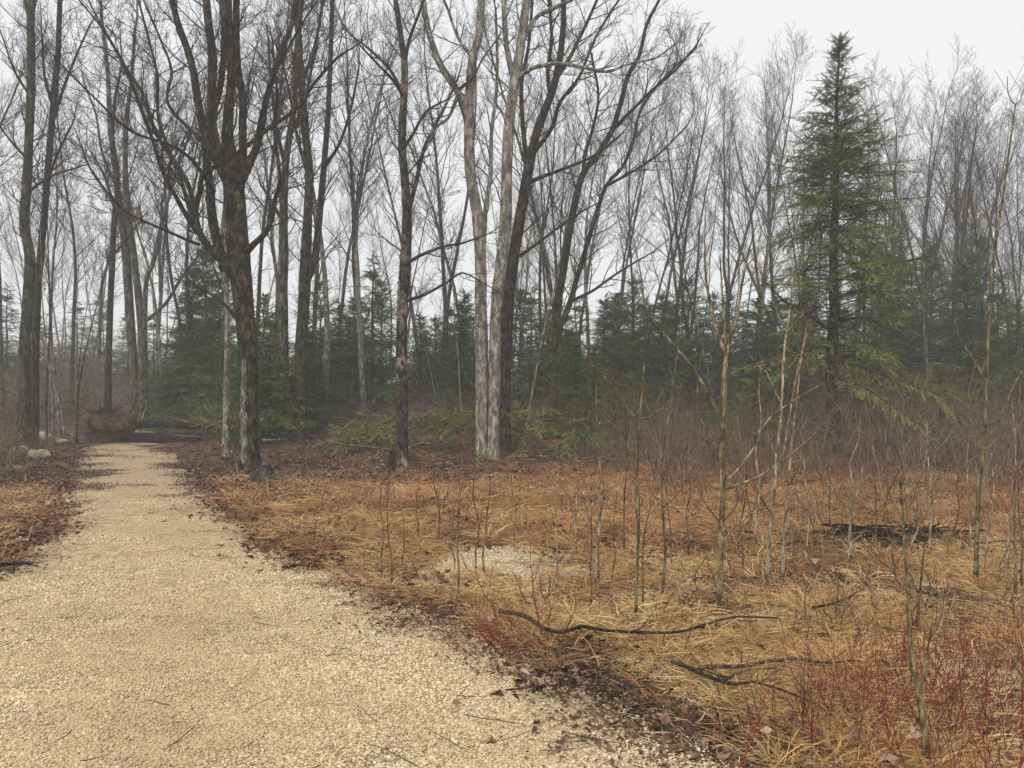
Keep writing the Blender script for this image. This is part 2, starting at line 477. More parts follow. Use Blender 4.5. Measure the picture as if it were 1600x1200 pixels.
def gravel_material():
    m, t, b = mat_new('crushed_gravel_surface')
    g = t.nodes.new('ShaderNodeNewGeometry')
    vs = []
    for sc in (75, 120):
        v = N(t, 'ShaderNodeTexVoronoi', Scale=sc); t.links.new(g.outputs['Position'], v.inputs['Vector']); vs.append(v)
    sep = t.nodes.new('ShaderNodeSeparateColor'); t.links.new(vs[0].outputs['Color'], sep.inputs['Color'])
    c = ramp(t, sep.outputs['Red'], [(0.0, (0.13, 0.085, 0.048)), (0.2, (0.42, 0.30, 0.155)), (0.65, (0.64, 0.475, 0.265)), (1.0, (0.82, 0.69, 0.46))])
    crack = ramp(t, vs[0].outputs['Distance'], [(0.40, (0, 0, 0)), (0.72, (0.9,) * 3)])
    c = mixc(t, crack, c, (0.14, 0.09, 0.05))
    f = noise_fac(t, 0.9, 4, coord='Position', rough=0.6)
    c = mixc(t, ramp(t, f, [(0.45, (0, 0, 0)), (0.60, (0.5,) * 3)]), c, (0.44, 0.32, 0.185))
    f2 = noise_fac(t, 3.0, 5, coord='Position', rough=0.75)
    c = mixc(t, ramp(t, f2, [(0.60, (0, 0, 0)), (0.74, (0.5,) * 3)]), c, (0.27, 0.185, 0.12))
    t.links.new(c, b.inputs['Base Color']); b.inputs['Roughness'].default_value = 0.9
    inv = N(t, 'ShaderNodeMath', operation='SUBTRACT'); inv.inputs[0].default_value = 1.0
    t.links.new(vs[0].outputs['Distance'], inv.inputs[1])
    bp = N(t, 'ShaderNodeBump', Strength=0.8, Distance=0.012)
    t.links.new(inv.outputs[0], bp.inputs['Height']); t.links.new(bp.outputs['Normal'], b.inputs['Normal'])
    return m
M['gravel'] = gravel_material()

def rock_material(name, a, c2):
    m, t, b = mat_new(name)
    c = ramp(t, noise_fac(t, 7, 6, rough=0.7), [(0.35, a), (0.65, c2)])
    f = noise_fac(t, 2.4, 3)
    c = mixc(t, ramp(t, f, [(0.5, (0, 0, 0)), (0.6, (0.7,) * 3)]), c, (0.11, 0.12, 0.04))
    t.links.new(c, b.inputs['Base Color']); b.inputs['Roughness'].default_value = 0.9
    bp = N(t, 'ShaderNodeBump', Strength=0.6, Distance=0.03)
    t.links.new(noise_fac(t, 14, 5), bp.inputs['Height']); t.links.new(bp.outputs['Normal'], b.inputs['Normal'])
    return m
M['rock_grey'] = rock_material('lichen_grey_rock', (0.17, 0.15, 0.125), (0.48, 0.44, 0.38))
M['rock_tan'] = rock_material('tan_rock', (0.22, 0.18, 0.12), (0.45, 0.37, 0.25))

# ------------------------------------------------------------------ ground, track
def axis(lo, hi, fine_lo, fine_hi, fine, grow_k=1.12, cap=4.0):
    mid = list(np.arange(fine_lo, fine_hi, fine))
    a = []; s = fine; v = fine_lo
    while v > lo:
        s = min(s * grow_k, cap); v -= s; a.append(max(v, lo))
    b = []; s = fine; v = mid[-1]
    while v < hi:
        s = min(s * grow_k, cap); v += s; b.append(min(v, hi))
    return np.array(sorted(set(a)) + mid + b)

def grid_mesh(name, xs, ys, zf, mat):
    X, Y = np.meshgrid(xs, ys)
    Z = zf(X, Y)
    V = np.stack([X, Y, Z], -1).reshape(-1, 3)
    nx, ny = len(xs), len(ys)
    i = np.arange(nx * ny).reshape(ny, nx)
    Q = np.stack([i[:-1, :-1], i[:-1, 1:], i[1:, 1:], i[1:, :-1]], -1).reshape(-1, 4)
    return mesh_np(name, V, Q, mats=[mat])

gxs = axis(-150, 150, -7.5, 7.5, 0.085, 1.07)
gys = axis(-60, 160, 2.2, 13.0, 0.085, 1.06)
ground = link('ground', grid_mesh('ground', gxs, gys, lambda X, Y: height(X, Y) - 0.03 * sstep(0.1, 0.4, path_in(X, Y)), M['ground']))
setp(ground, 'uneven forest clearing floor of brown soil under straw and leaves', 'ground', kind='structure')

def track_mesh():
    ys = list(np.arange(-6, 2.6, 0.25)) + list(np.arange(2.6, 14, 0.07)) + list(np.arange(14, 26.5, 0.14))
    nu = 46
    rows = []
    for y in ys:
        l, r = float(path_l(y)) - 0.45, float(path_r(y)) + 0.45
        u = np.linspace(0, 1, nu)
        rows.append(np.stack([l + (r - l) * u, np.full(nu, y)], -1))
    A = np.array(rows)
    X, Y = A[..., 0], A[..., 1]
    ins = path_in(X, Y)
    Z = height(X, Y) + 0.028 * sstep(-0.12, 0.16, ins) - 0.035 * sstep(0.0, -0.25, ins) + 0.010 * (vnoise(X * 13, Y * 13, 77) - 0.5)
    V = np.stack([X, Y, Z], -1).reshape(-1, 3)
    i = np.arange(len(ys) * nu).reshape(len(ys), nu)
    Q = np.stack([i[:-1, :-1], i[:-1, 1:], i[1:, 1:], i[1:, :-1]], -1).reshape(-1, 4)
    return mesh_np('gravel_path', V, Q, mats=[M['gravel']])
setp(link('gravel_path', track_mesh()), 'pale crushed gravel track running to the uprooted tree', 'path', kind='structure')

def patch_in(x, y):
    """> 0 on the bare gravel spots in the grass"""
    v = -9.0 * np.ones_like(np.asarray(x, float))
    for (px, py, wx, wy) in PATCHES:
        c = G(px, py)
        q = 1 - np.sqrt(((x - c[0]) / wx) ** 2 + ((y - c[1]) / wy) ** 2)
        v = np.maximum(v, q)
    return v + 0.55 * (vnoise(np.asarray(x) * 5, np.asarray(y) * 5, 66) - 0.5) + 0.3 * (vnoise(np.asarray(x) * 14, np.asarray(y) * 14, 67) - 0.5)
PATCHES = [(780, 882, 0.80, 0.74), (1060, 928, 0.5, 0.16), (1440, 1045, 0.26, 0.2), (1530, 1060, 0.35, 0.22), (1250, 945, 0.5, 0.12), (500, 905, 0.5, 0.2)]
_pc = [(G(a, b), w, h_) for a, b, w, h_ in PATCHES]
def patch_in(x, y):
    x = np.asarray(x, float); y = np.asarray(y, float)
    v = -9.0 * np.ones_like(x)
    for c, wx, wy in _pc:
        v = np.maximum(v, 1 - np.sqrt(((x - c[0]) / wx) ** 2 + ((y - c[1]) / wy) ** 2))
    return v + 0.55 * (vnoise(x * 5, y * 5, 66) - 0.5) + 0.3 * (vnoise(x * 14, y * 14, 67) - 0.5)
for k, (c, wx, wy) in enumerate(_pc):
    xs = np.arange(c[0] - wx * 1.6, c[0] + wx * 1.6, 0.05); ys = np.arange(c[1] - wy * 1.6, c[1] + wy * 1.6, 0.05)
    me = grid_mesh('gravel_patch', xs, ys, lambda X, Y: height(X, Y) + 0.016 * sstep(-0.05, 0.2, patch_in(X, Y)) - 0.03 * sstep(0.02, -0.25, patch_in(X, Y)), M['gravel'])
    setp(link('gravel_patch', me), ['largest bare pale gravel patch showing through the grass in mid field',
        'small gravel smear in the straw beside the yellow barked sapling', 'tiny gravel spot behind the red stems by the bent sapling',
        'gravel spot among red stems near the right edge', 'thin gravel streak in straw right of the yellow barked sapling', 'gravel spill at the right verge of the track'][k], 'gravel', kind='structure')

# ------------------------------------------------------------------ scatter of uncountable stuff
def scatter(name, protos, pts, rotz, tiltv, scl, label, cat):
    col = bpy.data.collections.new(name + '_shapes')
    for i, me in enumerate(protos):
        col.objects.link(bpy.data.objects.new('%s_shape_%02d' % (name, i), me))
    n = len(pts)
    me = bpy.data.meshes.new(name)
    me.vertices.add(n); me.vertices.foreach_set('co', np.asarray(pts, np.float32).ravel())
    rot = np.stack([tiltv[:, 0], tiltv[:, 1], rotz], -1).astype(np.float32)
    a = me.attributes.new('rot', 'FLOAT_VECTOR', 'POINT'); a.data.foreach_set('vector', rot.ravel())
    a = me.attributes.new('scl', 'FLOAT', 'POINT'); a.data.foreach_set('value', np.asarray(scl, np.float32))
    a = me.attributes.new('pick', 'INT', 'POINT'); a.data.foreach_set('value', NPR.randint(0, len(protos), n).astype(np.int32))
    me.update()
    o = link(name, me)
    g = bpy.data.node_groups.new(name + '_scatter', 'GeometryNodeTree')
    g.interface.new_socket('Geometry', in_out='INPUT', socket_type='NodeSocketGeometry')
    g.interface.new_socket('Geometry', in_out='OUTPUT', socket_type='NodeSocketGeometry')
    gi = g.nodes.new('NodeGroupInput'); go = g.nodes.new('NodeGroupOutput')
    iop = g.nodes.new('GeometryNodeInstanceOnPoints')
    ci = g.nodes.new('GeometryNodeCollectionInfo')
    ci.inputs['Collection'].default_value = col
    ci.inputs['Separate Children'].default_value = True
    ci.inputs['Reset Children'].default_value = True
    def attr(nm, typ):
        q = g.nodes.new('GeometryNodeInputNamedAttribute'); q.data_type = typ
        q.inputs['Name'].default_value = nm
        return q.outputs['Attribute']
    e2r = g.nodes.new('FunctionNodeEulerToRotation')
    L = g.links.new
    L(gi.outputs[0], iop.inputs['Points']); L(ci.outputs[0], iop.inputs['Instance'])
    iop.inputs['Pick Instance'].default_value = True
    L(attr('pick', 'INT'), iop.inputs['Instance Index'])
    L(attr('rot', 'FLOAT_VECTOR'), e2r.inputs[0]); L(e2r.outputs[0], iop.inputs['Rotation'])
    L(attr('scl', 'FLOAT'), iop.inputs['Scale'])
    L(iop.outputs[0], go.inputs[0])
    md = o.modifiers.new('scatter', 'NODES'); md.node_group = g
    return setp(o, label, cat, kind='stuff')

def strip_mesh(name, A, W, side, tint, mat):
    """ribbons: A (N,K,3) centre lines, W (N,K) half widths, side (N,3)"""
    n, k, _ = A.shape
    V = np.stack([A - side[:, None, :] * W[..., None], A + side[:, None, :] * W[..., None]], 2)
    idx = np.arange(n * k * 2).reshape(n, k, 2)
    Q = np.stack([idx[:, :-1, 0], idx[:, :-1, 1], idx[:, 1:, 1], idx[:, 1:, 0]], -1).reshape(-1, 4)
    return mesh_np(name, V.reshape(-1, 3), Q, tint=np.repeat(tint, k * 2), mats=[mat], smooth=False)

def straw_clump(seed, n=60, spread=0.13, length=(0.16, 0.36), rise=0.35, lie=0.85, width=0.0022, mat='straw', fan=0.9):
    r = np.random.RandomState(seed)
    K = 5
    base = np.stack([r.normal(0, spread, n), r.normal(0, spread, n), r.uniform(-0.01, 0.0, n)], -1)
    L = r.uniform(*length, n)
    th = r.normal(0, fan, n)
    pitch0 = np.clip(r.normal(rise, 0.35, n), 0.03, 1.45)
    A = np.zeros((n, K, 3)); A[:, 0] = base
    for i in range(1, K):
        t = i / (K - 1)
        p = pitch0 * (1 - lie * t) - 0.25 * lie * t
        th2 = th + r.normal(0, 0.25, n) * t
        seg = (L / (K - 1))[:, None]
        A[:, i] = A[:, i - 1] + seg * np.stack([np.cos(th2) * np.cos(p), np.sin(th2) * np.cos(p), np.sin(p)], -1)
    A[..., 2] = np.maximum(A[..., 2], r.uniform(0.0, 0.03, (n, 1)))
    W = np.ones((n, K)) * width * r.uniform(0.6, 1.5, (n, 1)); W[:, -1] *= 0.15; W[:, 0] *= 0.8
    side = np.stack([-np.sin(th), np.cos(th), r.normal(0, 0.5, n)], -1); side /= np.linalg.norm(side, axis=1, keepdims=True)
    return strip_mesh('clump', A, W, side, np.clip(r.beta(1.1, 1.1, n), 0, 1), M[mat])

def leaf_cluster(seed, n=16, spread=0.16, size=(0.018, 0.042), mat='leaf', lift=0.02):
    r = np.random.RandomState(seed)
    VV, TT, tint = [], [], []
    for i in range(n):
        s = r.uniform(*size); c = np.array([r.normal(0, spread), r.normal(0, spread), r.uniform(0.002, lift)])
        # ragged lobed outline around a folded midrib
        k = 7
        a = np.linspace(0, 2 * math.pi, k, endpoint=False) + r.uniform(0, 0.3, k)
        rad = s * (1 + 0.35 * np.cos(np.arange(k) * 3.3 + r.uniform(0, 6))) * np.array([1, .8, .9, .75, .75, .9, .8])
        x = rad * np.cos(a) * 1.3; y = rad * np.sin(a)
        z = np.abs(y) * r.uniform(-0.5, 0.9) + x * x / s * r.uniform(-0.6, 0.6)
        pts = np.stack([x, y, z], -1)
        tx, tz = r.normal(0, 0.45), r.uniform(0, 6.28)
        Rx = np.array([[1, 0, 0], [0, math.cos(tx), -math.sin(tx)], [0, math.sin(tx), math.cos(tx)]])
        Rz = np.array([[math.cos(tz), -math.sin(tz), 0], [math.sin(tz), math.cos(tz), 0], [0, 0, 1]])
        pts = pts @ Rx.T @ Rz.T
        pts[:, 2] -= min(0, pts[:, 2].min()) * 0.7
        b = len(VV) * (k + 1)
        VV.append(np.vstack([[0, 0, 0], pts]) + c)
        TT += [(b, b + 1 + j, b + 1 + (j + 1) % k) for j in range(k)]
        tint += [r.beta(1.0, 1.2)] * (k + 1)
    return mesh_np('leaves', np.concatenate(VV), None, TT, smooth=False, tint=tint, mats=[M[mat]])

def pebble_cluster(seed, n=150, spread=0.20, size=(0.003, 0.008), mat='pebble'):
    r = np.random.RandomState(seed)
    ph = (1 + 5 ** 0.5) / 2
    ico = np.array([(0, 1, ph), (0, -1, ph), (0, 1, -ph), (0, -1, -ph), (1, ph, 0), (-1, ph, 0), (1, -ph, 0), (-1, -ph, 0), (ph, 0, 1), (-ph, 0, 1), (ph, 0, -1), (-ph, 0, -1)]) / 1.9
    fc = np.array([(0, 1, 8), (0, 8, 4), (0, 4, 5), (0, 5, 9), (0, 9, 1), (1, 6, 8), (8, 6, 10), (8, 10, 4), (4, 10, 2), (4, 2, 5), (5, 2, 11), (5, 11, 9), (9, 11, 7), (9, 7, 1), (1, 7, 6), (3, 10, 6), (3, 2, 10), (3, 11, 2), (3, 7, 11), (3, 6, 7)])
    VV, TT, tt = [], [], []
    for i in range(n):
        s = r.uniform(*size) * (1 if r.rand() < .93 else 1.5)
        q = ico * (1 + r.uniform(-0.25, 0.25, (12, 1))) * s * np.array([1.25, 0.9, 0.6])
        a = r.uniform(0, 6.28); Rz = np.array([[math.cos(a), -math.sin(a), 0], [math.sin(a), math.cos(a), 0], [0, 0, 1]])
        q = q @ Rz.T
        rad = spread * math.sqrt(r.rand()); az = r.uniform(0, 6.28)
        q = q + np.array([rad * math.cos(az), rad * math.sin(az), s * 0.25])
        VV.append(q); TT.append(fc + 12 * i); tt += [r.beta(2, 1.7)] * 12
    return mesh_np('pebbles', np.concatenate(VV), None, np.concatenate(TT), smooth=False, tint=tt, mats=[M[mat]])

def sample_area(n, y0, y1, power=1.0, margin=1.5, x0=None, x1=None):
    """random ground points in the camera's field of view and a margin around it, denser nearby"""
    u = NPR.rand(n)
    y = y0 * (y1 / y0) ** (u ** power)
    lim = 0.70 * y + margin
    x = NPR.uniform(-1, 1, n) * lim
    if x0 is not None:
        k = (x > x0) & (x < x1); x, y = x[k], y[k]
    return x, y

def zrot(n): return NPR.uniform(0, 6.283, n)
def tl(n, s=0.12): return NPR.normal(0, s, (n, 2))

straws = [straw_clump(100 + i, 100, length=(0.06, 0.23), rise=0.26 + 0.08 * (i % 3), fan=0.6 + 0.4 * (i % 3), width=0.0013) for i in range(8)]
x, y = sample_area(38000, 2.6, 14.5, 1.0)
pi = path_in(x, y); gp = patch_in(x, y)
dens = vnoise(x * 1.3, y * 1.3, 90)
k = (pi < -0.22 - 0.35 * vnoise(x * 1.7, y * 1.7, 8)) & ((gp < -0.12) | (NPR.rand(len(x)) < 0.04)) & (NPR.rand(len(x)) < 0.12 + 1.0 * sstep(0.22, 0.5, dens)) & (vnoise(x * 1.9, y * 1.9, 56) < 0.64) & ((x > path_r(y)) | (y < 13)) & (NPR.rand(len(x)) > sstep(8.5, 15, y) * 0.8)
x, y = x[k], y[k]
swirl = 6.3 * vnoise(x * 0.55, y * 0.55, 14) + NPR.normal(0, 0.9, len(x))
scatter('dead_grass', straws, np.stack([x, y, height(x, y)], -1), swirl, tl(len(x), 0.14), NPR.uniform(0.6, 1.25, len(x)) * (0.85 + 0.03 * y),
        'flattened straw coloured dead grass matted over the clearing', 'grass')

russets = [straw_clump(200 + i, 60, length=(0.10, 0.28), rise=0.45, lie=0.8, width=0.0019, mat='russet', fan=1.4) for i in range(6)]
x, y = sample_area(17000, 3.0, 24, 0.75, 2.5)
pi = path_in(x, y); gp = patch_in(x, y)
k = (pi < -0.2) & (gp < -0.15) & (NPR.rand(len(x)) < 0.05 + 0.95 * sstep(5.5, 10, y)) & (NPR.rand(len(x)) < 1.1 - 0.8 * sstep(12.5, 17, y)) & (NPR.rand(len(x)) > 0.85 * np.exp(-(((x + 6) / 4.5) ** 2 + ((y - 14.5) / 4.5) ** 2))) & ((x > path_l(y)) | (NPR.rand(len(x)) < 0.35))
x, y = x[k], y[k]
scatter('russet_grass', russets, np.stack([x, y, height(x, y)], -1), zrot(len(x)), tl(len(x), 0.2), NPR.uniform(0.7, 1.4, len(x)),
        'russet brown dead grass towards the brushy edge of the wood', 'grass')

tussocks = [straw_clump(300 + i, 80, spread=0.035, length=(0.2, 0.42), rise=1.1, lie=0.95, width=0.002, fan=3.0) for i in range(4)]
x, y = sample_area(420, 3.0, 12, 1.0)
k = (path_in(x, y) < -0.3) & (patch_in(x, y) < -0.2)
x, y = x[k], y[k]
scatter('grass_tussocks', tussocks, np.stack([x, y, height(x, y) - 0.01], -1), zrot(len(x)), tl(len(x), 0.25), NPR.uniform(0.5, 1.0, len(x)),
        'drooping tufts of yellow dry grass standing in the mat', 'grass')

leaves = [leaf_cluster(400 + i, 20, 0.18, (0.014, 0.036)) for i in range(7)]
x, y = sample_area(15000, 3.0, 34, 0.8, 3)
pi = path_in(x, y)
edge = np.exp(-((pi + 0.35) / 0.5) ** 2)
d_maple = np.exp(-(((x + 4.5) / 5.5) ** 2 + ((y - 16) / 5) ** 2))
left = (x < path_l(y)) & (y > 8)
p = 0.09 + 0.5 * edge * (y > 7) + 0.9 * d_maple + 0.8 * left + 0.35 * sstep(12, 16, y)
k = ((pi < -0.05) | (NPR.rand(len(x)) < 0.012)) & (NPR.rand(len(x)) < p)
x, y = x[k], y[k]
scatter('fallen_leaves', leaves, np.stack([x, y, height(x, y) + 0.012], -1), zrot(len(x)), tl(len(x)), NPR.uniform(0.8, 1.3, len(x)),
        'brown fallen leaves littering the verges and wood floor', 'leaves')

wet = [leaf_cluster(500 + i, 64, 0.12, (0.004, 0.013), 'wetleaf', 0.010) for i in range(5)]
x, y = sample_area(13000, 2.8, 27, 0.9, 2)
yx = NPR.uniform(11, 25, 2400); xx = path_l(yx) + (path_r(yx) - path_l(yx)) * NPR.rand(2400)
x = np.concatenate([x, xx]); y = np.concatenate([y, yx])
pi = path_in(x, y)
band = (0.45 + 0.55 * sstep(4, 9, y)) * np.exp(-((pi + 0.12) / 0.20) ** 2) * (0.35 + 0.65 * sstep(0.35, 0.6, vnoise(x * 1.2, y * 1.2, 55)))
spots = sstep(0.58, 0.68, vnoise(x * 1.9, y * 1.9, 56)) * (pi < -0.1) * 0.9
smear = (pi > 0) * sstep(0.62, 0.74, vnoise(x * 1.1 + 3, y * 1.9, 57)) * sstep(9, 14, y) * (0.15 + 0.85 * np.exp(-pi / 0.35)) * 0.7
k = NPR.rand(len(x)) < (band * 0.55 + spots) * (patch_in(x, y) < -0.15) + smear
x, y = x[k], y[k]
scatter('wet_leaf_litter', wet, np.stack([x, y, height(x, y) + 0.022 * (path_in(x, y) > -0.05) + 0.008], -1), zrot(len(x)), tl(len(x), 0.06), NPR.uniform(0.7, 1.5, len(x)),
        'dark wet leaf litter along the gravel edge and in damp hollows', 'leaves')

pebs = [pebble_cluster(600 + i) for i in range(6)]
x, y = sample_area(8600, 2.5, 12.5, 1.0, 0.8)
k = (path_in(x, y) > -0.05 - 0.12 * NPR.rand(len(x)))
x, y = x[k], y[k]
scatter('loose_gravel', pebs, np.stack([x, y, height(x, y) + np.where(path_in(x, y) > 0, 0.026, 0.012) * 1.0], -1), zrot(len(x)), tl(len(x), 0.02), NPR.uniform(0.8, 1.15, len(x)),
        'loose crushed limestone chips covering the track and bare patches', 'gravel')

xs_, ys_ = [], []
for c, wx, wy in _pc:
    m_ = int(420 * wx * wy) + 25
    xs_.append(NPR.uniform(c[0] - 1.3 * wx, c[0] + 1.3 * wx, m_)); ys_.append(NPR.uniform(c[1] - 1.3 * wy, c[1] + 1.3 * wy, m_))
x = np.concatenate(xs_); y = np.concatenate(ys_)
k = patch_in(x, y) > 0.0
x, y = x[k], y[k]
scatter('pale_gravel_chips', [pebble_cluster(640 + i, 130, 0.15, (0.003, 0.009), 'pebble_pale') for i in range(3)], np.stack([x, y, height(x, y) + 0.014], -1), zrot(len(x)), tl(len(x), 0.03), NPR.uniform(0.8, 1.15, len(x)),
        'washed pale gravel chips on the bare spots in the grass', 'gravel')

def litter_sticks(seed, n=10):
    r = random.Random(seed); tb = Tubes()
    for i in range(n):
        a = r.uniform(0, 6.28); L = r.uniform(0.05, 0.28)
        x0, y0 = r.gauss(0, 0.2), r.gauss(0, 0.2); rr = r.uniform(0.001, 0.0028)
        pts = [(x0 + math.cos(a) * L * t + r.gauss(0, 0.006), y0 + math.sin(a) * L * t + r.gauss(0, 0.006), 0.012 + r.uniform(0, 0.012)) for t in (0, .33, .66, 1)]
        tb.add(pts, [rr, rr, rr * .8, rr * .4], 4, r.random() * 0.7)
    return tb.mesh('sticks', M['brush'])
x, y = sample_area(1500, 2.8, 22, 0.9, 1)
pi = path_in(x, y)
k = NPR.rand(len(x)) < np.where(pi > 0.2, 0.04, 0.5)
x, y = x[k], y[k]
scatter('small_sticks', [litter_sticks(i) for i in range(6)], np.stack([x, y, height(x, y) + 0.02], -1), zrot(len(x)), tl(len(x), 0.04), NPR.uniform(0.7, 1.3, len(x)),
        'thin broken twigs strewn over gravel and grass', 'twigs')

# ------------------------------------------------------------------ undergrowth
def brush_clump(seed, n=9, H=(0.5, 1.3), lean=0.45, nbv=(0, 6, 3, 0), mat='brush'):
    r = random.Random(seed); tb = Tubes()
    for i in range(n):
        a = r.uniform(0, 6.28)
        d = norm((math.cos(a) * r.uniform(0, lean), math.sin(a) * r.uniform(0, lean), 1))
        L = r.uniform(*H)
        g0 = len(tb.g)
        grow(tb, (r.gauss(0, 0.16), r.gauss(0, 0.16), -0.03), d, L, r.uniform(0.004, 0.009), 1, r, 3, nbv, 0.17, 0.05, rmin=0.0022)
    V, Q, T = tb.arrays()
    rr = np.random.RandomState(seed)
    T = np.repeat(rr.beta(0.9, 1.3, len(T) // 12 + 1), 12)[:len(T)]
    return mesh_np('brush', V, Q, tint=T, mats=[M[mat]])
brushes = [brush_clump(700 + i, 8 + i % 4, (0.45, 1.0 + 0.25 * (i % 3)), 0.3 + 0.2 * (i % 3)) for i in range(7)]

def edge_y(x):
    """distance at which the brushy wood edge begins across the clearing"""
    return np.interp(x, [-60, -14, -9, -4, 0, 3, 6, 9, 14, 40], [20, 20, 23, 20, 17.2, 14.2, 12.2, 11.6, 11.4, 12])
n = 5200
y = 10.5 * (58 / 10.5) ** (NPR.rand(n) ** 0.85); x = NPR.uniform(-1, 1, n) * (0.74 * y + 3)
e = edge_y(x) + 1.2 * (vnoise(x * 0.8, y * 0.4, 12) - 0.5)
leftside = x < path_l(np.minimum(y, 26)) - 0.8
k = ((y > e) | (leftside & (y > 13))) & (path_in(x, y) < -0.9) & (NPR.rand(n) < np.where(y < e + 5, 0.27, 0.33)) & ~((x > -17.5) & (x < -8) & (y > 20) & (y < 27.5))
clear = (np.abs(x + 3.0) < 4.2) & (y < 21.5) & (y > 12)       # open leafy floor under the maple
k &= ~clear | (NPR.rand(n) < 0.05)
x, y = x[k], y[k]
sc = NPR.uniform(0.6, 1.25, len(x)) * np.interp(x, [-20, -8, 0, 6, 12], [1.5, 0.7, 0.65, 0.7, 0.9]) * (1 + 0.012 * y)
scatter('undergrowth', brushes, np.stack([x, y, height(x, y)], -1), zrot(len(x)), tl(len(x), 0.15), sc,
        'tangled leafless brown undergrowth along the foot of the wood', 'undergrowth')

# taller pale whips standing in the thicket
whips = [brush_clump(740 + i, 3, (1.0, 2.1), 0.22, (0, 5, 2, 0), 'whip') for i in range(6)]
n = 900
y = 7.5 * (34 / 7.5) ** NPR.rand(n); x = NPR.uniform(-1, 1, n) * (0.74 * y + 2)
k = ((y > edge_y(x) - 0.3) | ((x > 2.2) & (NPR.rand(n) < 0.30))) & (path_in(x, y) < -1.2) & ~((np.abs(x + 3.5) < 5.5) & (y < 22)) & ~((x > -17.5) & (x < -8) & (y > 20) & (y < 27.5)) & ((x > -1) | (NPR.rand(n) < .45))
x, y = x[k], y[k]
scatter('thicket_stems', whips, np.stack([x, y, height(x, y)], -1), zrot(len(x)), tl(len(x), 0.12), NPR.uniform(0.7, 1.25, len(x)),
        'pale upright whips standing above the brown undergrowth', 'undergrowth')

# sparse low weeds and bare stems in the grass itself
weeds = [brush_clump(760 + i, 3, (0.25, 0.6), 0.35, (0, 3, 1, 0)) for i in range(5)]
x, y = sample_area(900, 3.4, 15, 0.8, 1.5)
k = (path_in(x, y) < -0.5) & (patch_in(x, y) < -0.3) & (NPR.rand(len(x)) < 0.25 + 0.6 * sstep(0, 5, x))
x, y = x[k], y[k]
scatter('bare_weed_stems', weeds, np.stack([x, y, height(x, y)], -1), zrot(len(x)), tl(len(x), 0.2), NPR.uniform(0.5, 1.1, len(x)),
        'thin bare weed stems poking up through the dry grass', 'weeds')

# felled tops and slash heaped behind the shaggy tree
def slash_clump(seed, n=12):
    r = random.Random(seed); tb = Tubes()
    for i in range(n):
        a = r.uniform(0, 6.28)
        d = norm((math.cos(a), math.sin(a), r.uniform(-0.05, 0.35)))
        grow(tb, (r.gauss(0, 0.5) - d[0] * .5, r.gauss(0, 0.4) - d[1] * .5, r.uniform(0.0, 0.35)), d, r.uniform(0.8, 2.0), r.uniform(0.008, 0.022), 1, r, 3, (0, 6, 3, 0), 0.14, 0.0, rmin=0.003)
    V, Q, T = tb.arrays()
    return mesh_np('slash', V, Q, tint=np.repeat(np.random.RandomState(seed).beta(1.5, 2.0, len(T) // 12 + 1), 12)[:len(T)], mats=[M['brush']])
n = 230
x = NPR.uniform(-10, 3, n); y = NPR.uniform(20, 34, n)
k = (y > 21.5 + 0.5 * np.abs(x + 3) * 0) 
x, y = x[k], y[k]
scatter('felled_slash', [slash_clump(800 + i) for i in range(5)], np.stack([x, y, height(x, y)], -1), zrot(len(x)), tl(len(x), 0.1), NPR.uniform(0.7, 1.3, len(x)),
        'felled branch tops heaped on the wood floor between the trunks', 'brushwood')

# ------------------------------------------------------------------ hero trees traced in place
def to3(tr, d):
    """trace entries (px,py,r_px[,forward offset]) -> (x,y,z,r) at distance d"""
    out = []
    for e in tr:
        dd = e[3] if len(e) > 3 else 0.0
        p = P(e[0], e[1], d + dd)
        out.append((*p, e[2] / F * (d + dd)))
    return out

TREE_GROUP = 'bare trees of the misty wood'
def bark_plates(trunk_C, n, r, z0, z1, size=(0.04, 0.13)):
    """curling plates of loose bark standing off the trunk"""
    VV, QQ = [], []
    for i in range(n):
        for _ in range(20):
            p, d = along(trunk_C, r.random())
            if z0 < p[2] < z1: break
        a = r.uniform(0, 6.28); w = r.uniform(0.015, 0.045); h_ = r.uniform(*size)
        o = np.array([math.cos(a), math.sin(a), 0]); s = np.array([-math.sin(a), math.cos(a), 0])
        c = np.array(p[:3]) + o * p[3] * 0.97
        lift = r.uniform(0.005, 0.035); up = np.array([0, 0, 1.0])
        fl = r.choice((-1, 1))
        b = len(VV)
        VV += [c - s * w - o * .006, c + s * w - o * .006, c + s * w * .8 + up * h_ * .5 * fl + o * lift * .4, c - s * w * .9 + up * h_ * .5 * fl + o * lift * .4,
               c + s * w * .4 + up * h_ * fl + o * lift, c - s * w * .6 + up * h_ * fl + o * lift]
        QQ += [(b, b + 1, b + 2, b + 3), (b + 3, b + 2, b + 4, b + 5)]
    return np.array(VV), QQ

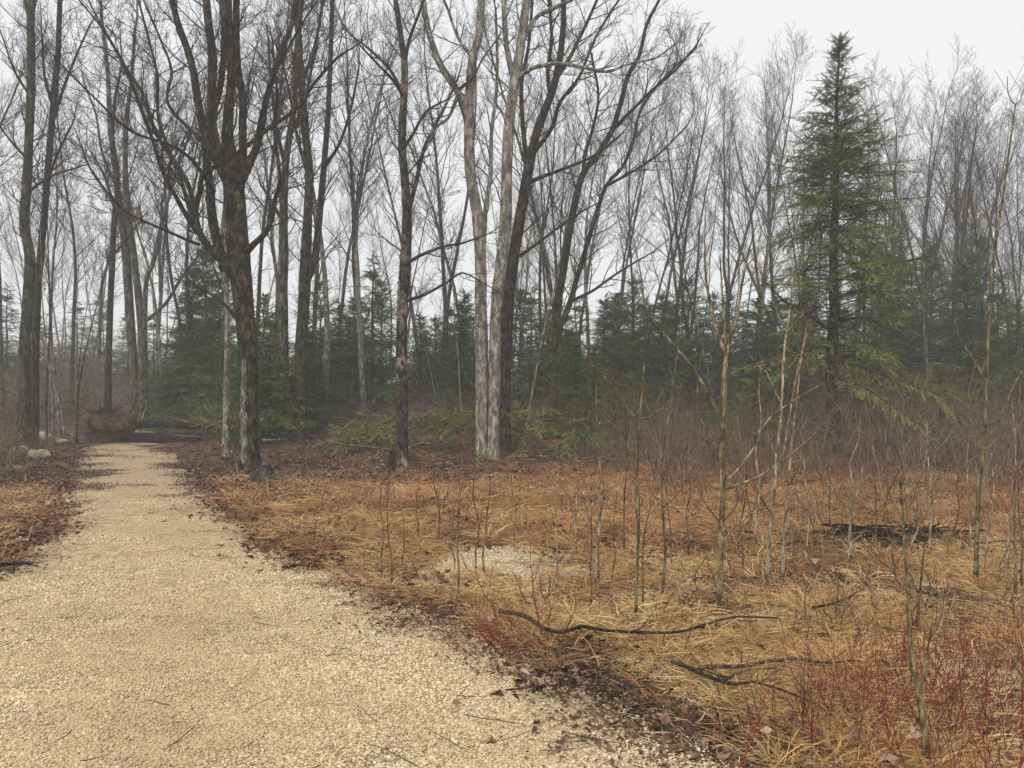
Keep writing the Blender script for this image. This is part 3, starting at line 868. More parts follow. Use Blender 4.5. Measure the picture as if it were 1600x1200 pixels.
def hero(label, d, trunks, limbs, bark, twig='twig', rscale=1.0, flare=0.6, dens=1.0, limb_shoots=(0.5, 1.7), seed=1, extend=4.0, plates=0, name='bare_tree', base_mat=None, trunk_sh=0.3, lev2=(0, 7, 5, 0), rmin=0.003, crown_L=2.6):
    rng = random.Random(seed)
    trunks = [[(e[0], e[1], e[2] * rscale, *e[3:]) for e in t] for t in trunks]
    limbs = [[(e[0], e[1], e[2] * rscale, *e[3:]) for e in t] for t in limbs]
    t0 = to3(trunks[0], d)
    x0, y0 = t0[0][0], t0[0][1]
    org = (x0, y0, hz(x0, y0))
    root = thing(name, org, label, 'tree')
    tw = Tubes()
    for i, tr in enumerate(trunks):
        c = to3(tr, d)
        if i == 0 or tr[0][1] > 600:
            zg = hz(c[0][0], c[0][1])
            c[0] = (c[0][0], c[0][1], zg - 0.12, c[0][3])
        me, C = trunk_mesh('trunk', c, bark, org, sides=16, flare=flare if (i == 0 or tr[0][1] > 600) else 0.0, rough=0.055, seed=seed * 7 + i)
        link('trunk', me, root)
        tip(tw, C, extend if tr[-1][1] < 30 else 2.6, rng, rmin=rmin)
        L = sum(np.linalg.norm(C[j + 1][:3] - C[j][:3]) for j in range(len(C) - 1))
        shoots(tw, C, int(L * dens * trunk_sh * 4), (0.5, crown_L * 0.7), rng, t0=0.45, nb=lev2, rk=0.22, rmax=0.02, rmin=rmin)
        if plates:
            V, Q = bark_plates(C, plates, rng, 0.4, 5.5)
            V = V - np.array(org)
            setp(link('loose_bark', mesh_np('loose_bark', V, Q, mats=[bark], smooth=False), root), kind='stuff')
    for i, tr in enumerate(limbs):
        c = to3(tr, d)
        me, C = trunk_mesh('limb', c, bark if tr[0][2] > 3.5 else M[twig], org, sides=9 if tr[0][2] > 3 else 6, flare=0, rough=0.07, seed=seed * 13 + i, step=0.18)
        link('limb', me, root)
        L = sum(np.linalg.norm(C[j + 1][:3] - C[j][:3]) for j in range(len(C) - 1))
        shoots(tw, C, max(3, int(L * dens * 3.2)), limb_shoots, rng, t0=0.15, nb=lev2, rk=0.45, rmax=0.018, rmin=rmin)
        if tr[-1][1] < 30: tip(tw, C, extend, rng, rmin=rmin)
        else: tip(tw, C, rng.uniform(0.5, 1.2), rng, nb=(5, 4, 3, 0), rmin=rmin)
    setp(link('twigs', tw.mesh('twigs', M[twig], org), root), kind='stuff')
    return root, org

# the big maple beside the track
A_d = 15.6
maple, maple_org = hero('big dark many-limbed maple with moss and peeling bark beside the gravel track', A_d,
    [[(390, 738, 17), (389, 700, 15), (389, 650, 14), (388, 550, 14.5), (381, 480, 16), (374, 412, 18), (369, 345, 17), (366, 300, 17), (362, 262, 14), (356, 225, 10), (356, 188, 8), (362, 112, 7), (358, 56, 7), (356, -10, 6)]],
    [[(362, 300, 9), (345, 262, 8), (325, 225, 7), (311, 170, 6.5), (302, 112, 6), (292, 75, 6), (278, 37, 5.5), (266, -10, 5)],
     [(362, 290, 10, -.1), (345, 250, 8, -.2), (335, 215, 7.5, -.3), (330, 170, 7, -.3), (332, 94, 7, -.4), (326, 40, 6.5, -.5), (322, -10, 6, -.5)],
     [(372, 300, 10, .1), (379, 255, 7, .2), (379, 200, 6.5, .3), (379, 150, 6, .4), (370, 94, 6, .5), (369, -10, 5, .5)],
     [(374, 285, 9, .0), (390, 255, 6.5, .1), (402, 225, 6, .2), (410, 190, 5.5, .3), (415, 160, 5, .3), (426, 120, 4.5, .4), (442, 75, 4.5, .4), (456, 37, 4, .5), (464, -10, 4, .6)],
     [(386, 392, 6, -.1), (398, 380, 5, -.3), (413, 366, 4.5, -.5), (424, 345, 4, -.6), (427, 320, 4, -.6), (437, 285, 3.2, -.7), (433, 240, 2.8, -.7), (429, 200, 2.5, -.6), (433, 150, 2.2, -.6), (428, 90, 2, -.5)],
     [(366, 430, 11, -.1), (347, 405, 8, -.3), (326, 386, 6.5, -.4), (311, 362, 5.5, -.5), (305, 330, 5, -.6), (312, 300, 4, -.8), (316, 275, 4, -1.0), (340, 258, 3.5, -1.1), (362, 245, 3.2, -1.2), (390, 225, 3.2, -1.2), (415, 205, 3, -1.3), (440, 187, 3, -1.3), (468, 165, 2.8, -1.3), (491, 130, 2.6, -1.4), (525, 92, 2.0, -1.5), (545, 78, 1.6, -1.5)],
     [(352, 420, 9, .3), (341, 385, 8, .5), (331, 335, 7.5, .6), (328, 290, 7, .7), (322, 235, 6, .8), (330, 190, 5.5, .9), (345, 130, 5, 1.0), (350, 60, 5, 1.0), (345, -10, 4, 1.1)],
     [(309, 365, 4.5, -.5), (296, 345, 4, -.6), (271, 300, 3.6, -.8), (252, 262, 3.2, -1.0), (240, 222, 3, -1.2), (224, 180, 2.8, -1.3), (212, 146, 2.6, -1.4), (191, 98, 2.2, -1.6), (162, 47, 1.8, -1.8), (132, 10, 1.4, -2)],
     [(305, 335, 4.5, -.6), (298, 300, 4, -.4), (280, 262, 3.6, -.3), (258, 232, 3.2, 0), (236, 190, 3, .2), (228, 155, 2.6, .3), (205, 118, 2.2, .4), (178, 72, 1.8, .5), (148, 20, 1.4, .6)],
     [(322, 380, 4.5, .2), (300, 340, 3.6, .6), (284, 285, 3.2, .9), (262, 230, 3, 1.2), (247, 180, 2.6, 1.4), (246, 120, 2.2, 1.5), (232, 60, 2, 1.6), (215, -5, 1.6, 1.7)],
     [(311, 382, 2.8, -.5), (290, 374, 2.4, -.8), (270, 365, 2.2, -1), (235, 350, 2.0, -1.4), (196, 330, 1.8, -1.8), (166, 298, 1.4, -2.1), (141, 262, 1.1, -2.3)],
     [(372, 500, 3.4, -.2), (345, 470, 2.2, -.5), (320, 455, 1.6, -.6)],
     [(350, 250, 5, .2), (300, 205, 3, .5), (262, 160, 2.6, .7), (268, 110, 2.2, .9), (250, 60, 1.8, 1.0), (228, 10, 1.5, 1.2)],
     [(335, 300, 4, -.5), (300, 250, 2.8, -1.0), (262, 225, 2.2, -1.4), (205, 205, 1.9, -1.8), (150, 155, 1.6, -2.2), (95, 100, 1.2, -2.6)],
     [(398, 232, 4, -.2), (415, 150, 2.2, -.6), (440, 95, 1.8, -.9), (470, 40, 1.5, -1.1), (500, -5, 1.2, -1.3)],
     [(428, 430, 0.1, -.1), (429, 425, .1, 0)]][:-1],
    M['maple'], flare=1.0, dens=1.15, rscale=0.96, seed=3, plates=150, trunk_sh=0.15)
# pale rotten strip and moss cushions, parts of the maple
def bark_strip():
    C = catmull(to3([(382, 735, 6), (381, 690, 8), (380, 640, 6.5), (381, 600, 5), (382, 560, 3)], A_d - 0.19), 0.08)
    V, Q = [], []
    r = random.Random(4)
    for j, c in enumerate(C):
        w = c[3] * r.uniform(0.45, 1.0)
        for k in range(5):
            a = (k / 4 - 0.5)
            V.append((c[0] + a * 2 * w, c[1] - 0.035 + 0.10 * a * a * 4 * w / 0.1 * 0.35 + r.gauss(0, 0.004), c[2] + r.gauss(0, 0.01)))
    for j in range(len(C) - 1):
        for k in range(4):
            a = j * 5 + k; Q.append((a, a + 1, a + 6, a + 5))
    V = np.array(V); V[0:5, 2] -= 0.08
    return V - np.array(maple_org), Q
V, Q = bark_strip()
setp(link('bare_wood_strip', mesh_np('bare_wood_strip', V, Q, mats=[M['deadwood']]), maple), 'pale bare wood strip where the bark has peeled')

def blob(name, c, s, mat, parent=None, seed=1, rough=0.25, sub=3, org=(0, 0, 0)):
    import bmesh
    bm = bmesh.new(); bmesh.ops.create_icosphere(bm, subdivisions=sub, radius=1.0)
    me = bpy.data.meshes.new(name); bm.to_mesh(me); bm.free()
    V = np.empty(len(me.vertices) * 3, np.float32); me.vertices.foreach_get('co', V); V = V.reshape(-1, 3)
    f = 1 + rough * 2.2 * (vnoise(V[:, 0] * 1.7 + V[:, 2] + 9, V[:, 1] * 1.7 - V[:, 2] + 9, seed) - 0.5) + rough * 0.9 * (vnoise(V[:, 0] * 5 + V[:, 2] * 4 + 20, V[:, 1] * 5 + 20 - V[:, 2] * 3, seed + 1) - 0.5)
    V = V * f[:, None] * np.array(s) + np.array(c) - np.array(org)
    me.vertices.foreach_set('co', V.astype(np.float32).ravel())
    me.materials.append(mat); me.polygons.foreach_set('use_smooth', np.ones(len(me.polygons), bool)); me.update()
    return link(name, me, parent)
M['moss'] = plain_mat('green_moss', (0.035, 0.045, 0.012), (0.12, 0.13, 0.03), 30)
for (px, py, s, dd) in ((370, 308, (0.09, 0.05, 0.15), -.17), (374, 325, (.06, .04, .09), -.17), (368, 742, (.16, .12, .09), -.1), (380, 748, (.14, .1, .07), -.28)):
    setp(blob('moss_cushion', P(px, py, A_d + dd), s, M['moss'], maple, seed=px, org=maple_org), 'green moss cushion')

# old stump at the foot of the maple
sp = G(412, 757)
st = thing('tree_stump', sp, 'low mossy old stump at the right foot of the big maple', 'stump')
me, _ = trunk_mesh('stump_wood', [(0, 0, -0.1, 0.30), (0, 0, 0.1, 0.22), (0.01, 0, 0.25, 0.15), (0.0, 0.0, 0.34, 0.10)], M['mossy'], (0, 0, 0), 14, 0.8, 0.12, 5, cap=True, step=0.06)
link('stump_wood', me, st)
tb = Tubes()
rs = random.Random(5)
for i in range(5):
    a = rs.uniform(0, 6.28)
    tb.add([(0.1 * math.cos(a), 0.1 * math.sin(a), 0.22), (0.3 * math.cos(a), 0.3 * math.sin(a), 0.1), (0.5 * math.cos(a), 0.5 * math.sin(a), -0.02)], [0.035, 0.03, 0.015], 7)
setp(link('roots', tb.mesh('roots', M['mossy']), st), kind='stuff')

# shaggy slim tree
hero('slim tree with shaggy flaking bark standing between the maple and the twin pale trunks', 16.4,
    [[(629, 722, 11), (629, 700, 8.5), (628, 625, 9), (627, 550, 8.5), (629, 475, 8.5), (633, 412, 9), (636, 338, 7.5), (631, 262, 6.5), (628, 225, 6.2), (631, 150, 6), (632, 101, 5.5), (625, 50, 4.5), (617, -8, 4)]],
    [[(637, 335, 4), (650, 285, 3.4, .2), (662, 235, 3, .4), (680, 195, 2.6, .6), (696, 165, 2.2, .7), (712, 130, 1.6, .8)],
     [(636, 412, 3.2, -.1), (655, 400, 2.8, -.3), (690, 386, 2.2, -.5), (722, 380, 1.8, -.7), (745, 372, 1.3, -.8)],
     [(635, 470, 3, -.1), (664, 460, 2.4, -.3), (700, 440, 2, -.5), (722, 426, 1.6, -.7), (752, 440, 1.0, -.9)],
     [(631, 150, 3.2), (610, 110, 2.4, .3), (575, 75, 1.8, .5), (548, 55, 1.4, .6)],
     [(632, 101, 3.2), (640, 60, 2.6, -.2), (655, 20, 2.2, -.4), (665, -10, 2, -.5)],
     [(629, 235, 3), (645, 210, 2.3, -.2), (665, 175, 2, -.4), (690, 160, 1.5, -.5)],
     [(631, 155, 3), (618, 130, 2.4, -.3), (590, 100, 1.8, -.6), (560, 68, 1.3, -.9)]],
    M['shaggy'], seed=9, flare=0.5, dens=1.0, plates=260, limb_shoots=(0.4, 1.3), trunk_sh=0.30)

# twin pale trunks
hero('two tall smooth pale grey trunks joined at the base in mid clearing', 17.6, rscale=0.76, trunks=
    [[(754, 712, 16), (753, 690, 13.5), (753, 620, 13), (753, 550, 13), (751, 470, 12.5), (751, 412, 12), (746, 338, 11.5), (735, 270, 11), (733, 188, 10.5), (735, 131, 10), (739, 88, 9), (748, 56, 8), (753, -8, 7.5)],
     [(772, 714, 14, -.1), (771, 690, 12, -.1), (772, 620, 12, -.05), (773, 550, 12), (776, 475, 12), (783, 412, 12), (790, 338, 12), (792, 262, 11.5), (796, 188, 11), (804, 128, 10.5), (813, 75, 9.5), (824, -8, 9)]],
    limbs=[[(733, 192, 9), (724, 165, 8), (713, 139, 7.5), (690, 105, 7, .1), (674, 64, 6.5, .2), (666, 30, 6, .3), (661, -8, 5.5, .3)],
     [(752, 410, 6), (757, 365, 5, .2), (759, 319, 4.6, .3), (766, 275, 4.4, .4), (768, 206, 4, .5), (775, 150, 3.6, .6), (777, 90, 3.2, .6), (775, 30, 2.6, .7)],
     [(805, 128, 8), (797, 100, 6.5, -.1), (790, 60, 5.5, -.2), (788, 20, 5, -.3), (786, -8, 4.5, -.3)],
     [(808, 126, 6), (818, 115, 5, -.2), (830, 107, 4.6, -.4), (852, 101, 4.2, -.6), (875, 99, 4, -.8), (912, 105, 3.6, -1.0), (948, 112, 3, -1.1), (984, 99, 2.4, -1.2), (1024, 91, 1.9, -1.3), (1050, 72, 1.4, -1.4)],
     [(739, 88, 5), (722, 70, 3.4, .2), (710, 45, 3, .4), (700, 15, 2.6, .5)],
     [(819, 60, 5), (835, 30, 4, .2), (860, 14, 3.6, .3), (892, 0, 3, .4)],
     [(716, 148, 4.5, -.1), (700, 185, 3, -.4), (680, 200, 2.6, -.6), (660, 240, 2.2, -.8)],
     [(714, 142, 4), (740, 120, 2.4, -.3), (752, 95, 2, -.5), (778, 60, 1.6, -.7)]],
    bark=M['beech'], twig='twig_grey', seed=12, flare=0.25, dens=1.0, trunk_sh=0.14, limb_shoots=(0.5, 1.7))

# dark trunk right behind the twin, and the leaning dark one
hero('dark brown tall trunk close behind the right of the twin pale trunks', 18.8,
    [[(786, 690, 12), (788, 640, 9.5), (789, 587, 9.5), (794, 475, 9.5), (803, 400, 9), (813, 338, 8.5), (826, 262, 8), (839, 206, 7), (860, 150, 6), (871, 112, 5.5), (879, 56, 4.5), (881, -8, 4)]],
    [[(828, 262, 5), (820, 225, 4, .2), (816, 180, 3.6, .4), (815, 130, 3.2, .5), (826, 70, 2.6, .6), (832, 0, 2.2, .7)],
     [(833, 240, 4), (862, 200, 3.4, -.3), (875, 160, 3, -.5), (905, 120, 2.4, -.7), (930, 60, 2, -.9), (960, 10, 1.6, -1)],
     [(826, 285, 4), (850, 275, 3, -.2), (885, 262, 2.5, -.5), (925, 245, 2, -.7), (965, 215, 1.5, -.9)],
     [(860, 150, 4), (856, 110, 3.2, .3), (862, 60, 2.8, .4), (858, 0, 2.4, .5)],
     [(871, 120, 4), (890, 90, 3, .1), (915, 40, 2.6, .2), (935, -5, 2.2, .2)],
     [(812, 400, 3), (840, 380, 2.2, -.4), (880, 350, 1.8, -.7), (910, 330, 1.4, -.9)]],
    M['brownbark'], seed=21, flare=0.4, dens=1.1, trunk_sh=0.22)
hero('leaning dark crooked tree sweeping up to the right of the twin pale trunks', 19.6,
    [[(800, 700, 9), (812, 660, 8), (830, 610, 7.5), (838, 585, 7.5), (860, 561, 7), (869, 520, 7), (871, 475, 6.5), (882, 412, 6), (890, 360, 5.6), (898, 319, 5.2), (912, 270, 5), (935, 240, 4.6), (957, 202, 4.4), (970, 160, 4), (981, 120, 3.6), (999, 86, 3), (1010, 40, 2.6), (1030, 0, 2.2)]],
    [[(862, 555, 5.5), (875, 512, 5, -.2), (890, 475, 4.6, -.3), (900, 440, 4.2, -.4), (912, 400, 4, -.5), (922, 367, 3.6, -.6), (946, 292, 3.2, -.7), (972, 262, 2.8, -.8), (990, 220, 2.4, -.9), (1000, 175, 2, -1), (1030, 130, 1.6, -1), (1065, 95, 1.2, -1)],
     [(912, 270, 3.6), (914, 240, 3, .2), (925, 205, 2.6, .3), (935, 150, 2.2, .4), (925, 90, 1.8, .5)],
     [(957, 202, 3.4), (985, 175, 2.6, -.3), (1020, 140, 2.2, -.5), (1055, 110, 1.8, -.6), (1085, 75, 1.4, -.7)],
     [(893, 470, 3, -.3), (925, 455, 2.2, -.6), (960, 430, 1.8, -.9), (1000, 405, 1.4, -1.2)],
     [(948, 290, 2.6, -.7), (985, 270, 2, -1), (1030, 240, 1.6, -1.2), (1070, 200, 1.2, -1.3)]],
    M['mossy'], seed=23, flare=0.4, dens=1.3, trunk_sh=0.35, limb_shoots=(0.5, 1.9))

# pair at the left edge
hero('tall mossy trunk bent near its foot, front one of the pair at the left edge', 20.0,
    [[(38, 692, 12), (36, 660, 9.5), (38, 610, 8.5), (38, 550, 8), (43, 475, 7.5), (47, 412, 7.5), (44, 385, 7), (38, 350, 7), (41, 300, 6.5), (45, 225, 6.3), (48, 150, 6), (49, 80, 5.8), (48, 25, 5.5), (53, -8, 5)]],
    [[(48, 30, 4.5), (42, 10, 3.5, .1), (40, -10, 3, .2)],
     [(46, 250, 2.4), (25, 230, 1.8, -.4), (5, 205, 1.2, -.7)],
     [(43, 300, 2.4), (80, 275, 1.8, -.5), (120, 262, 1.3, -.9)],
     [(47, 150, 2.4), (22, 110, 1.8, .3), (5, 60, 1.3, .5)]],
    M['mossy'], seed=31, flare=0.4, dens=1.3, trunk_sh=0.35, limb_shoots=(0.5, 1.6))
hero('slimmer dark trunk behind the bent mossy one at the left edge', 20.6,
    [[(52, 690, 8), (54, 640, 6.5), (55, 550, 6), (58, 475, 5.5), (62, 412, 5.2), (69, 338, 5), (75, 262, 4.8), (83, 169, 4.4), (90, 94, 4), (94, -8, 3.6)]],
    [[(80, 200, 3), (95, 150, 2.2, .3), (118, 90, 1.8, .5), (140, 40, 1.4, .6)],
     [(83, 165, 3), (70, 120, 2, -.2), (66, 60, 1.6, -.3)],
     [(72, 290, 2.4), (90, 240, 1.8, -.4), (110, 200, 1.4, -.6)]],
    M['brownbark'], seed=32, flare=0.5, dens=1.3, trunk_sh=0.4)

# clump beyond the root plate
hero('clump of three grey trunks rising just behind the uprooted root plate', 27.5, rscale=0.78, trunks=
    [[(212, 655, 11), (212, 620, 9), (204, 512, 8.5), (197, 400, 8), (189, 338, 7), (180, 262, 6), (172, 188, 5), (168, 110, 4), (160, 40, 3.4)],
     [(224, 655, 10), (222, 600, 8), (221, 512, 7.5), (209, 400, 6.5), (201, 338, 6), (196, 270, 5), (198, 190, 4), (206, 120, 3.4), (210, 60, 3)],
     [(228, 650, 6), (226, 560, 5.5), (226, 505, 5), (229, 437, 4.6), (240, 408, 4.4), (255, 338, 3.8), (266, 300, 3.4), (280, 255, 3), (300, 200, 2.2)]],
    limbs=[[(227, 502, 4), (244, 488, 3.4), (262, 470, 3.2), (280, 440, 3), (300, 412, 2.6), (312, 398, 2)],
     [(189, 338, 3.5), (165, 300, 2.6), (140, 262, 2), (122, 215, 1.5)],
     [(185, 300, 3.5), (160, 240, 2.6), (150, 180, 2.1), (132, 130, 1.7)]],
    bark=M['greybark'], twig='twig_grey', seed=41, flare=0.4, dens=1.1, trunk_sh=0.35, limb_shoots=(0.8, 2.4), rmin=0.0045)
hero('thin dark trunk rising behind the root plate, left of the three-trunked clump', 24.8,
    [[(167, 655, 7), (169, 600, 5), (171, 512, 4.6), (175, 420, 4.4), (178, 350, 4), (184, 280, 3.2), (176, 220, 2.8), (180, 150, 2.4)]],
    [[(176, 400, 2.4), (192, 380, 1.9), (215, 350, 1.4)], [(180, 330, 2.4), (165, 280, 1.9), (150, 250, 1.4)]],
    M['brownbark'], seed=43, flare=0.6, dens=1.2, trunk_sh=0.5, rmin=0.004)

# trunks right of the maple
hero('straight grey-brown trunk just to the right of the big maple', 21.0,
    [[(446, 690, 9), (446, 640, 7), (444, 550, 7), (442, 450, 7.5), (443, 400, 7.5), (443, 338, 6.5), (446, 262, 5.5), (452, 215, 5), (460, 160, 4.4), (462, 90, 4), (470, 20, 3.4), (474, -8, 3)]],
    [[(446, 262, 3.5), (432, 200, 2.6), (425, 140, 2.2), (420, 80, 1.8)], [(452, 215, 3.4), (475, 160, 2.6), (488, 100, 2.2), (500, 30, 1.8), (505, -8, 1.5)],
     [(443, 350, 3), (425, 315, 2.2), (408, 290, 1.6)]],
    M['greybark'], twig='twig', seed=51, flare=0.4, dens=1.1, trunk_sh=0.3, rmin=0.0035)
hero('forked dark trunk, the second to the right of the big maple', 20.2,
    [[(466, 700, 10), (467, 650, 8.5), (469, 560, 8.8), (475, 470, 9), (478, 400, 8.5), (481, 338, 7), (483, 270, 6.5), (478, 215, 6), (471, 130, 5.5), (467, 60, 5), (465, -8, 4.6)],
     [(478, 440, 7, .1), (491, 408, 6, .2), (496, 370, 5.5, .3), (500, 325, 5.2, .4), (506, 262, 4.6, .5), (512, 188, 4.2, .6), (516, 100, 3.8, .7), (520, -8, 3.4, .8)]],
    [[(482, 275, 3.6), (466, 220, 2.6, -.3), (455, 160, 2.2, -.5), (440, 90, 1.8, -.7)], [(506, 262, 3.2, .5), (530, 225, 2.4, .2), (548, 170, 2, 0), (560, 110, 1.6, -.2)],
     [(471, 130, 3.4), (490, 80, 2.6, .3), (502, 20, 2.2, .5), (506, -8, 2, .6)]],
    M['mossy'], seed=53, flare=0.3, dens=1.1, trunk_sh=0.25, rmin=0.0035)
hero('pale slim birch-like trunk just left of the big maple foot', 17.6,
    [[(352, 706, 5.5), (353, 660, 4.6), (354, 600, 4.4), (355, 520, 4), (354, 470, 3.6), (350, 420, 3.2), (348, 360, 2.8), (352, 300, 2.4), (350, 250, 2)]],
    [[(354, 470, 1.8), (338, 430, 1.4), (330, 400, 1)]],
    M['palebark'], seed=55, flare=0.3, dens=0.6, trunk_sh=0.2)

# ------------------------------------------------------------------ background bare trees
PROTO = []
def proto_tree(seed, H, forks, r0, first=0.32, bark='greybark', twig='twig_grey', spread=1.0, dens=1.0):
    rng = random.Random(seed)
    tb = Tubes(); trunks = Tubes()
    starts = []
    if forks == 1:
        starts.append(((0, 0, -0.15), (rng.gauss(0, 0.03), rng.gauss(0, 0.03), 1), H, r0))
    elif forks == 2:
        zf = rng.uniform(0.08, 0.35) * H
        starts.append(((0, 0, -0.15), (0.03, 0.0, 1), H, r0))
        a = rng.uniform(0, 6.28)
        starts.append((zf / H, (0.22 * math.cos(a), 0.22 * math.sin(a), 1), H - zf - 1, r0 * 0.72))
    else:
        for k in range(forks):
            a = k * 6.28 / forks + rng.uniform(-.4, .4)
            starts.append(((0.12 * math.cos(a), 0.12 * math.sin(a), -0.15), (0.10 * math.cos(a), 0.10 * math.sin(a), 1), H * rng.uniform(0.8, 1), r0 * rng.uniform(0.6, 0.9)))
    C = None
    for (p, d, L, r) in starts:
        if isinstance(p, float):
            p = tuple(along(C, p)[0][:3])
        n = 17; seg = L / (n - 1); q = p; dd = norm(d); pts = [q]; rad = [r * 1.35]
        for i in range(n - 1):
            dd = norm((dd[0] + rng.gauss(0, 0.05), dd[1] + rng.gauss(0, 0.05), dd[2] + 0.03))
            q = tuple(q[k] + dd[k] * seg for k in range(3)); pts.append(q)
            t = (i + 1) / (n - 1); rad.append(max(0.008, r * (1 - t) ** 0.75))
        trunks.add(pts, [q_ * 0.72 for q_ in rad], 9)
        C = [np.array((*pts[i], rad[i])) for i in range(n)]
        m = int(23 * dens * L / 15)
        for i in range(m):
            t = first + (0.98 - first) * (i + rng.random()) / m
            pp, dr = along(C, t)
            cd = tilt(dr, rng.uniform(0.35, 0.80) * spread, rng.uniform(0, 6.28))
            Lb = rng.uniform(0.18, 0.36) * L * (1.15 - t) ** 0.6 * (1 if t > first + 0.1 else 0.6)
            grow(tb, tuple(pp[:3]), cd, Lb, max(0.007, pp[3] * 0.32), 1, rng, 3, (0, 9, 5, 0), 0.13, 0.09, (0.4, 0.8), 0.0036)
        for i in range(4):      # dead lower stubs
            pp, dr = along(C, rng.uniform(0.08, first))
            cd = tilt(dr, rng.uniform(1.0, 1.5), rng.uniform(0, 6.28))
            grow(tb, tuple(pp[:3]), cd, rng.uniform(0.4, 1.6), 0.012, 2, rng, 3, (0, 5, 4, 0), 0.15, 0.03, rmin=0.005)
    return trunks.mesh('trunk', M[bark]), tb.mesh('crown', M[twig]), H

specs = [(1, 16, 1, .15, .38, 'greybark'), (2, 17, 1, .13, .45, 'greybark'), (3, 15, 1, .11, .35, 'brownbark'), (4, 16, 2, .15, .36, 'greybark'),
         (5, 17, 2, .17, .40, 'mossy'), (6, 15, 3, .14, .34, 'greybark'), (7, 14, 3, .12, .32, 'brownbark'), (8, 12, 1, .07, .35, 'palebark'),
         (9, 16, 1, .14, .40, 'palebark'), (10, 15, 2, .13, .30, 'mossy'),
         (11, 16, 1, .12, .28, 'greybark'), (12, 15, 2, .12, .30, 'brownbark'), (13, 16, 3, .11, .40, 'greybark'), (14, 15, 1, .12, .45, 'mossy')]
ALT = {0: 10, 3: 11, 5: 12, 1: 13, 4: 3, 2: 0}
for s in specs:
    PROTO.append(proto_tree(s[0] * 31, s[1], s[2], s[3], s[4], s[5]))

def place_tree(proto, loc, height_m, rz, lean=(0, 0), label='', group=TREE_GROUP, name='bare_tree', wid=1.0):
    tr, cr, H = proto
    root = thing(name, loc, label, 'tree', group)
    s = height_m / H
    root.scale = (s * wid, s * wid, s); root.rotation_euler = (lean[0], lean[1], rz)
    link('trunk', tr, root)
    setp(link('crown', cr, root), kind='stuff')
    return root

# (px at the foot, distance, height, prototype, lean sideways)
BG = [(5, 27, 18, 0, .02), (96, 23, 12, 7, .12), (112, 31, 16, 2, -.04), (152, 40, 16, 0, .03), (250, 34, 17, 4, 0), (262, 30, 15, 7, .05),
      (300, 29, 17, 3, .03), (338, 25, 15, 2, .05), (402, 27, 18, 1, 0), (428, 33, 17, 2, .02),
      (494, 26, 17, 0, .02), (507, 24.5, 16.5, 8, .03), (524, 32, 17, 1, 0), (569, 25, 17, 8, .03), (580, 26, 15, 2, .08), 
      (655, 34, 18, 1, 0), (698, 30, 18, 4, .05), (735, 38, 17, 0, .04), (848, 31, 16, 2, .02), (868, 27, 15, 6, .06), (886, 26, 16, 0, .03),
      (902, 36, 16, 1, .02), (918, 31, 14, 8, -.02), (962, 33, 15, 1, .05), (984, 29, 15, 5, .03), (1026, 27.5, 13, 1, .02), (1040, 36, 16, 3, 0), 
      (1078, 31, 14, 9, .05), (1102, 29, 14.6, 4, .05), (1134, 30, 13.5, 1, .03), (1168, 31, 14.5, 3, .02), (1186, 27, 12.2, 8, .01), 
      (1222, 33, 15, 4, -.10), (1240, 44, 19, 1, 0), (1262, 34, 15, 6, -.03), (1330, 36, 15.5, 9, 0), (1352, 30, 13, 2, .02), (1392, 33, 14.5, 0, .02),
      (1406, 28, 12.5, 1, .03), (1428, 37, 17, 4, .03), (1448, 24, 12, 0, -.02), (1464, 33, 15.5, 1, .05), (1478, 28, 12.8, 9, .02), (1494, 38, 17.5, 3, .03), (1512, 30, 13.5, 5, .04), 
      (1550, 31, 13.5, 6, .03), (1566, 36, 16, 4, .05), (1586, 27, 11.5, 2, .05), (1602, 33, 14, 0, .06), (1625, 29, 12.5, 5, 0), (1660, 34, 14, 4, 0), (1700, 30, 13, 1, 0), (-70, 30, 17, 1, 0), (-110, 26, 17, 0, 0)]
rb = random.Random(77)
for i in range(34):        # deeper rows, fading into the mist
    BG.append((rb.uniform(-60, 1660), rb.uniform(48, 78), rb.uniform(15, 19) * (1.0 if True else 1), rb.randrange(len(PROTO)), rb.gauss(0, .03)))

LAND = [(45, 'the bent mossy trunk'), (216, 'the three-trunked clump'), (388, 'the big dark maple'), (629, 'the shaggy-barked tree'), (762, 'the twin pale trunks'),
        (1128, 'the yellow-barked sapling'), (1305, 'the tall spruce')]
ORD = ['first', 'second', 'third', 'fourth', 'fifth', 'sixth', 'seventh', 'eighth', 'ninth', 'tenth', 'eleventh', 'twelfth', 'thirteenth', 'fourteenth', 'fifteenth', 'sixteenth', 'seventeenth', 'eighteenth', 'nineteenth', 'twentieth'] + ['%dth' % k for k in range(21, 60)]
def side_labels(pxs, what):
    """for each px: which one it is, counted to the side from the nearest landmark"""
    out = {}
    key = {}
    for i, px in enumerate(pxs):
        l = min(LAND, key=lambda q: abs(q[0] - px))
        key.setdefault((l, px > l[0]), []).append(i)
    for (l, right), idx in key.items():
        idx.sort(key=lambda i: abs(pxs[i] - l[0]))
        for k, i in enumerate(idx):
            out[i] = '%s %s to the %s of %s' % (ORD[k], what(i), 'right' if right else 'left', l[1].replace('the yellow-barked', 'yellow-barked') if 0 else l[1])
    return out
FORM = {0: 'grey bare tree', 1: 'slender bare tree', 2: 'brown slim tree', 3: 'forked grey tree', 4: 'forked mossy tree', 5: 'triple grey tree', 6: 'triple brown tree', 7: 'thin pale tree', 8: 'pale barked tree', 9: 'forked mossy tree'}
near_i = [i for i, b in enumerate(BG) if b[1] < 44]
far_i = [i for i, b in enumerate(BG) if b[1] >= 44]
lab_near = side_labels([BG[i][0] for i in near_i], lambda i: 'one')
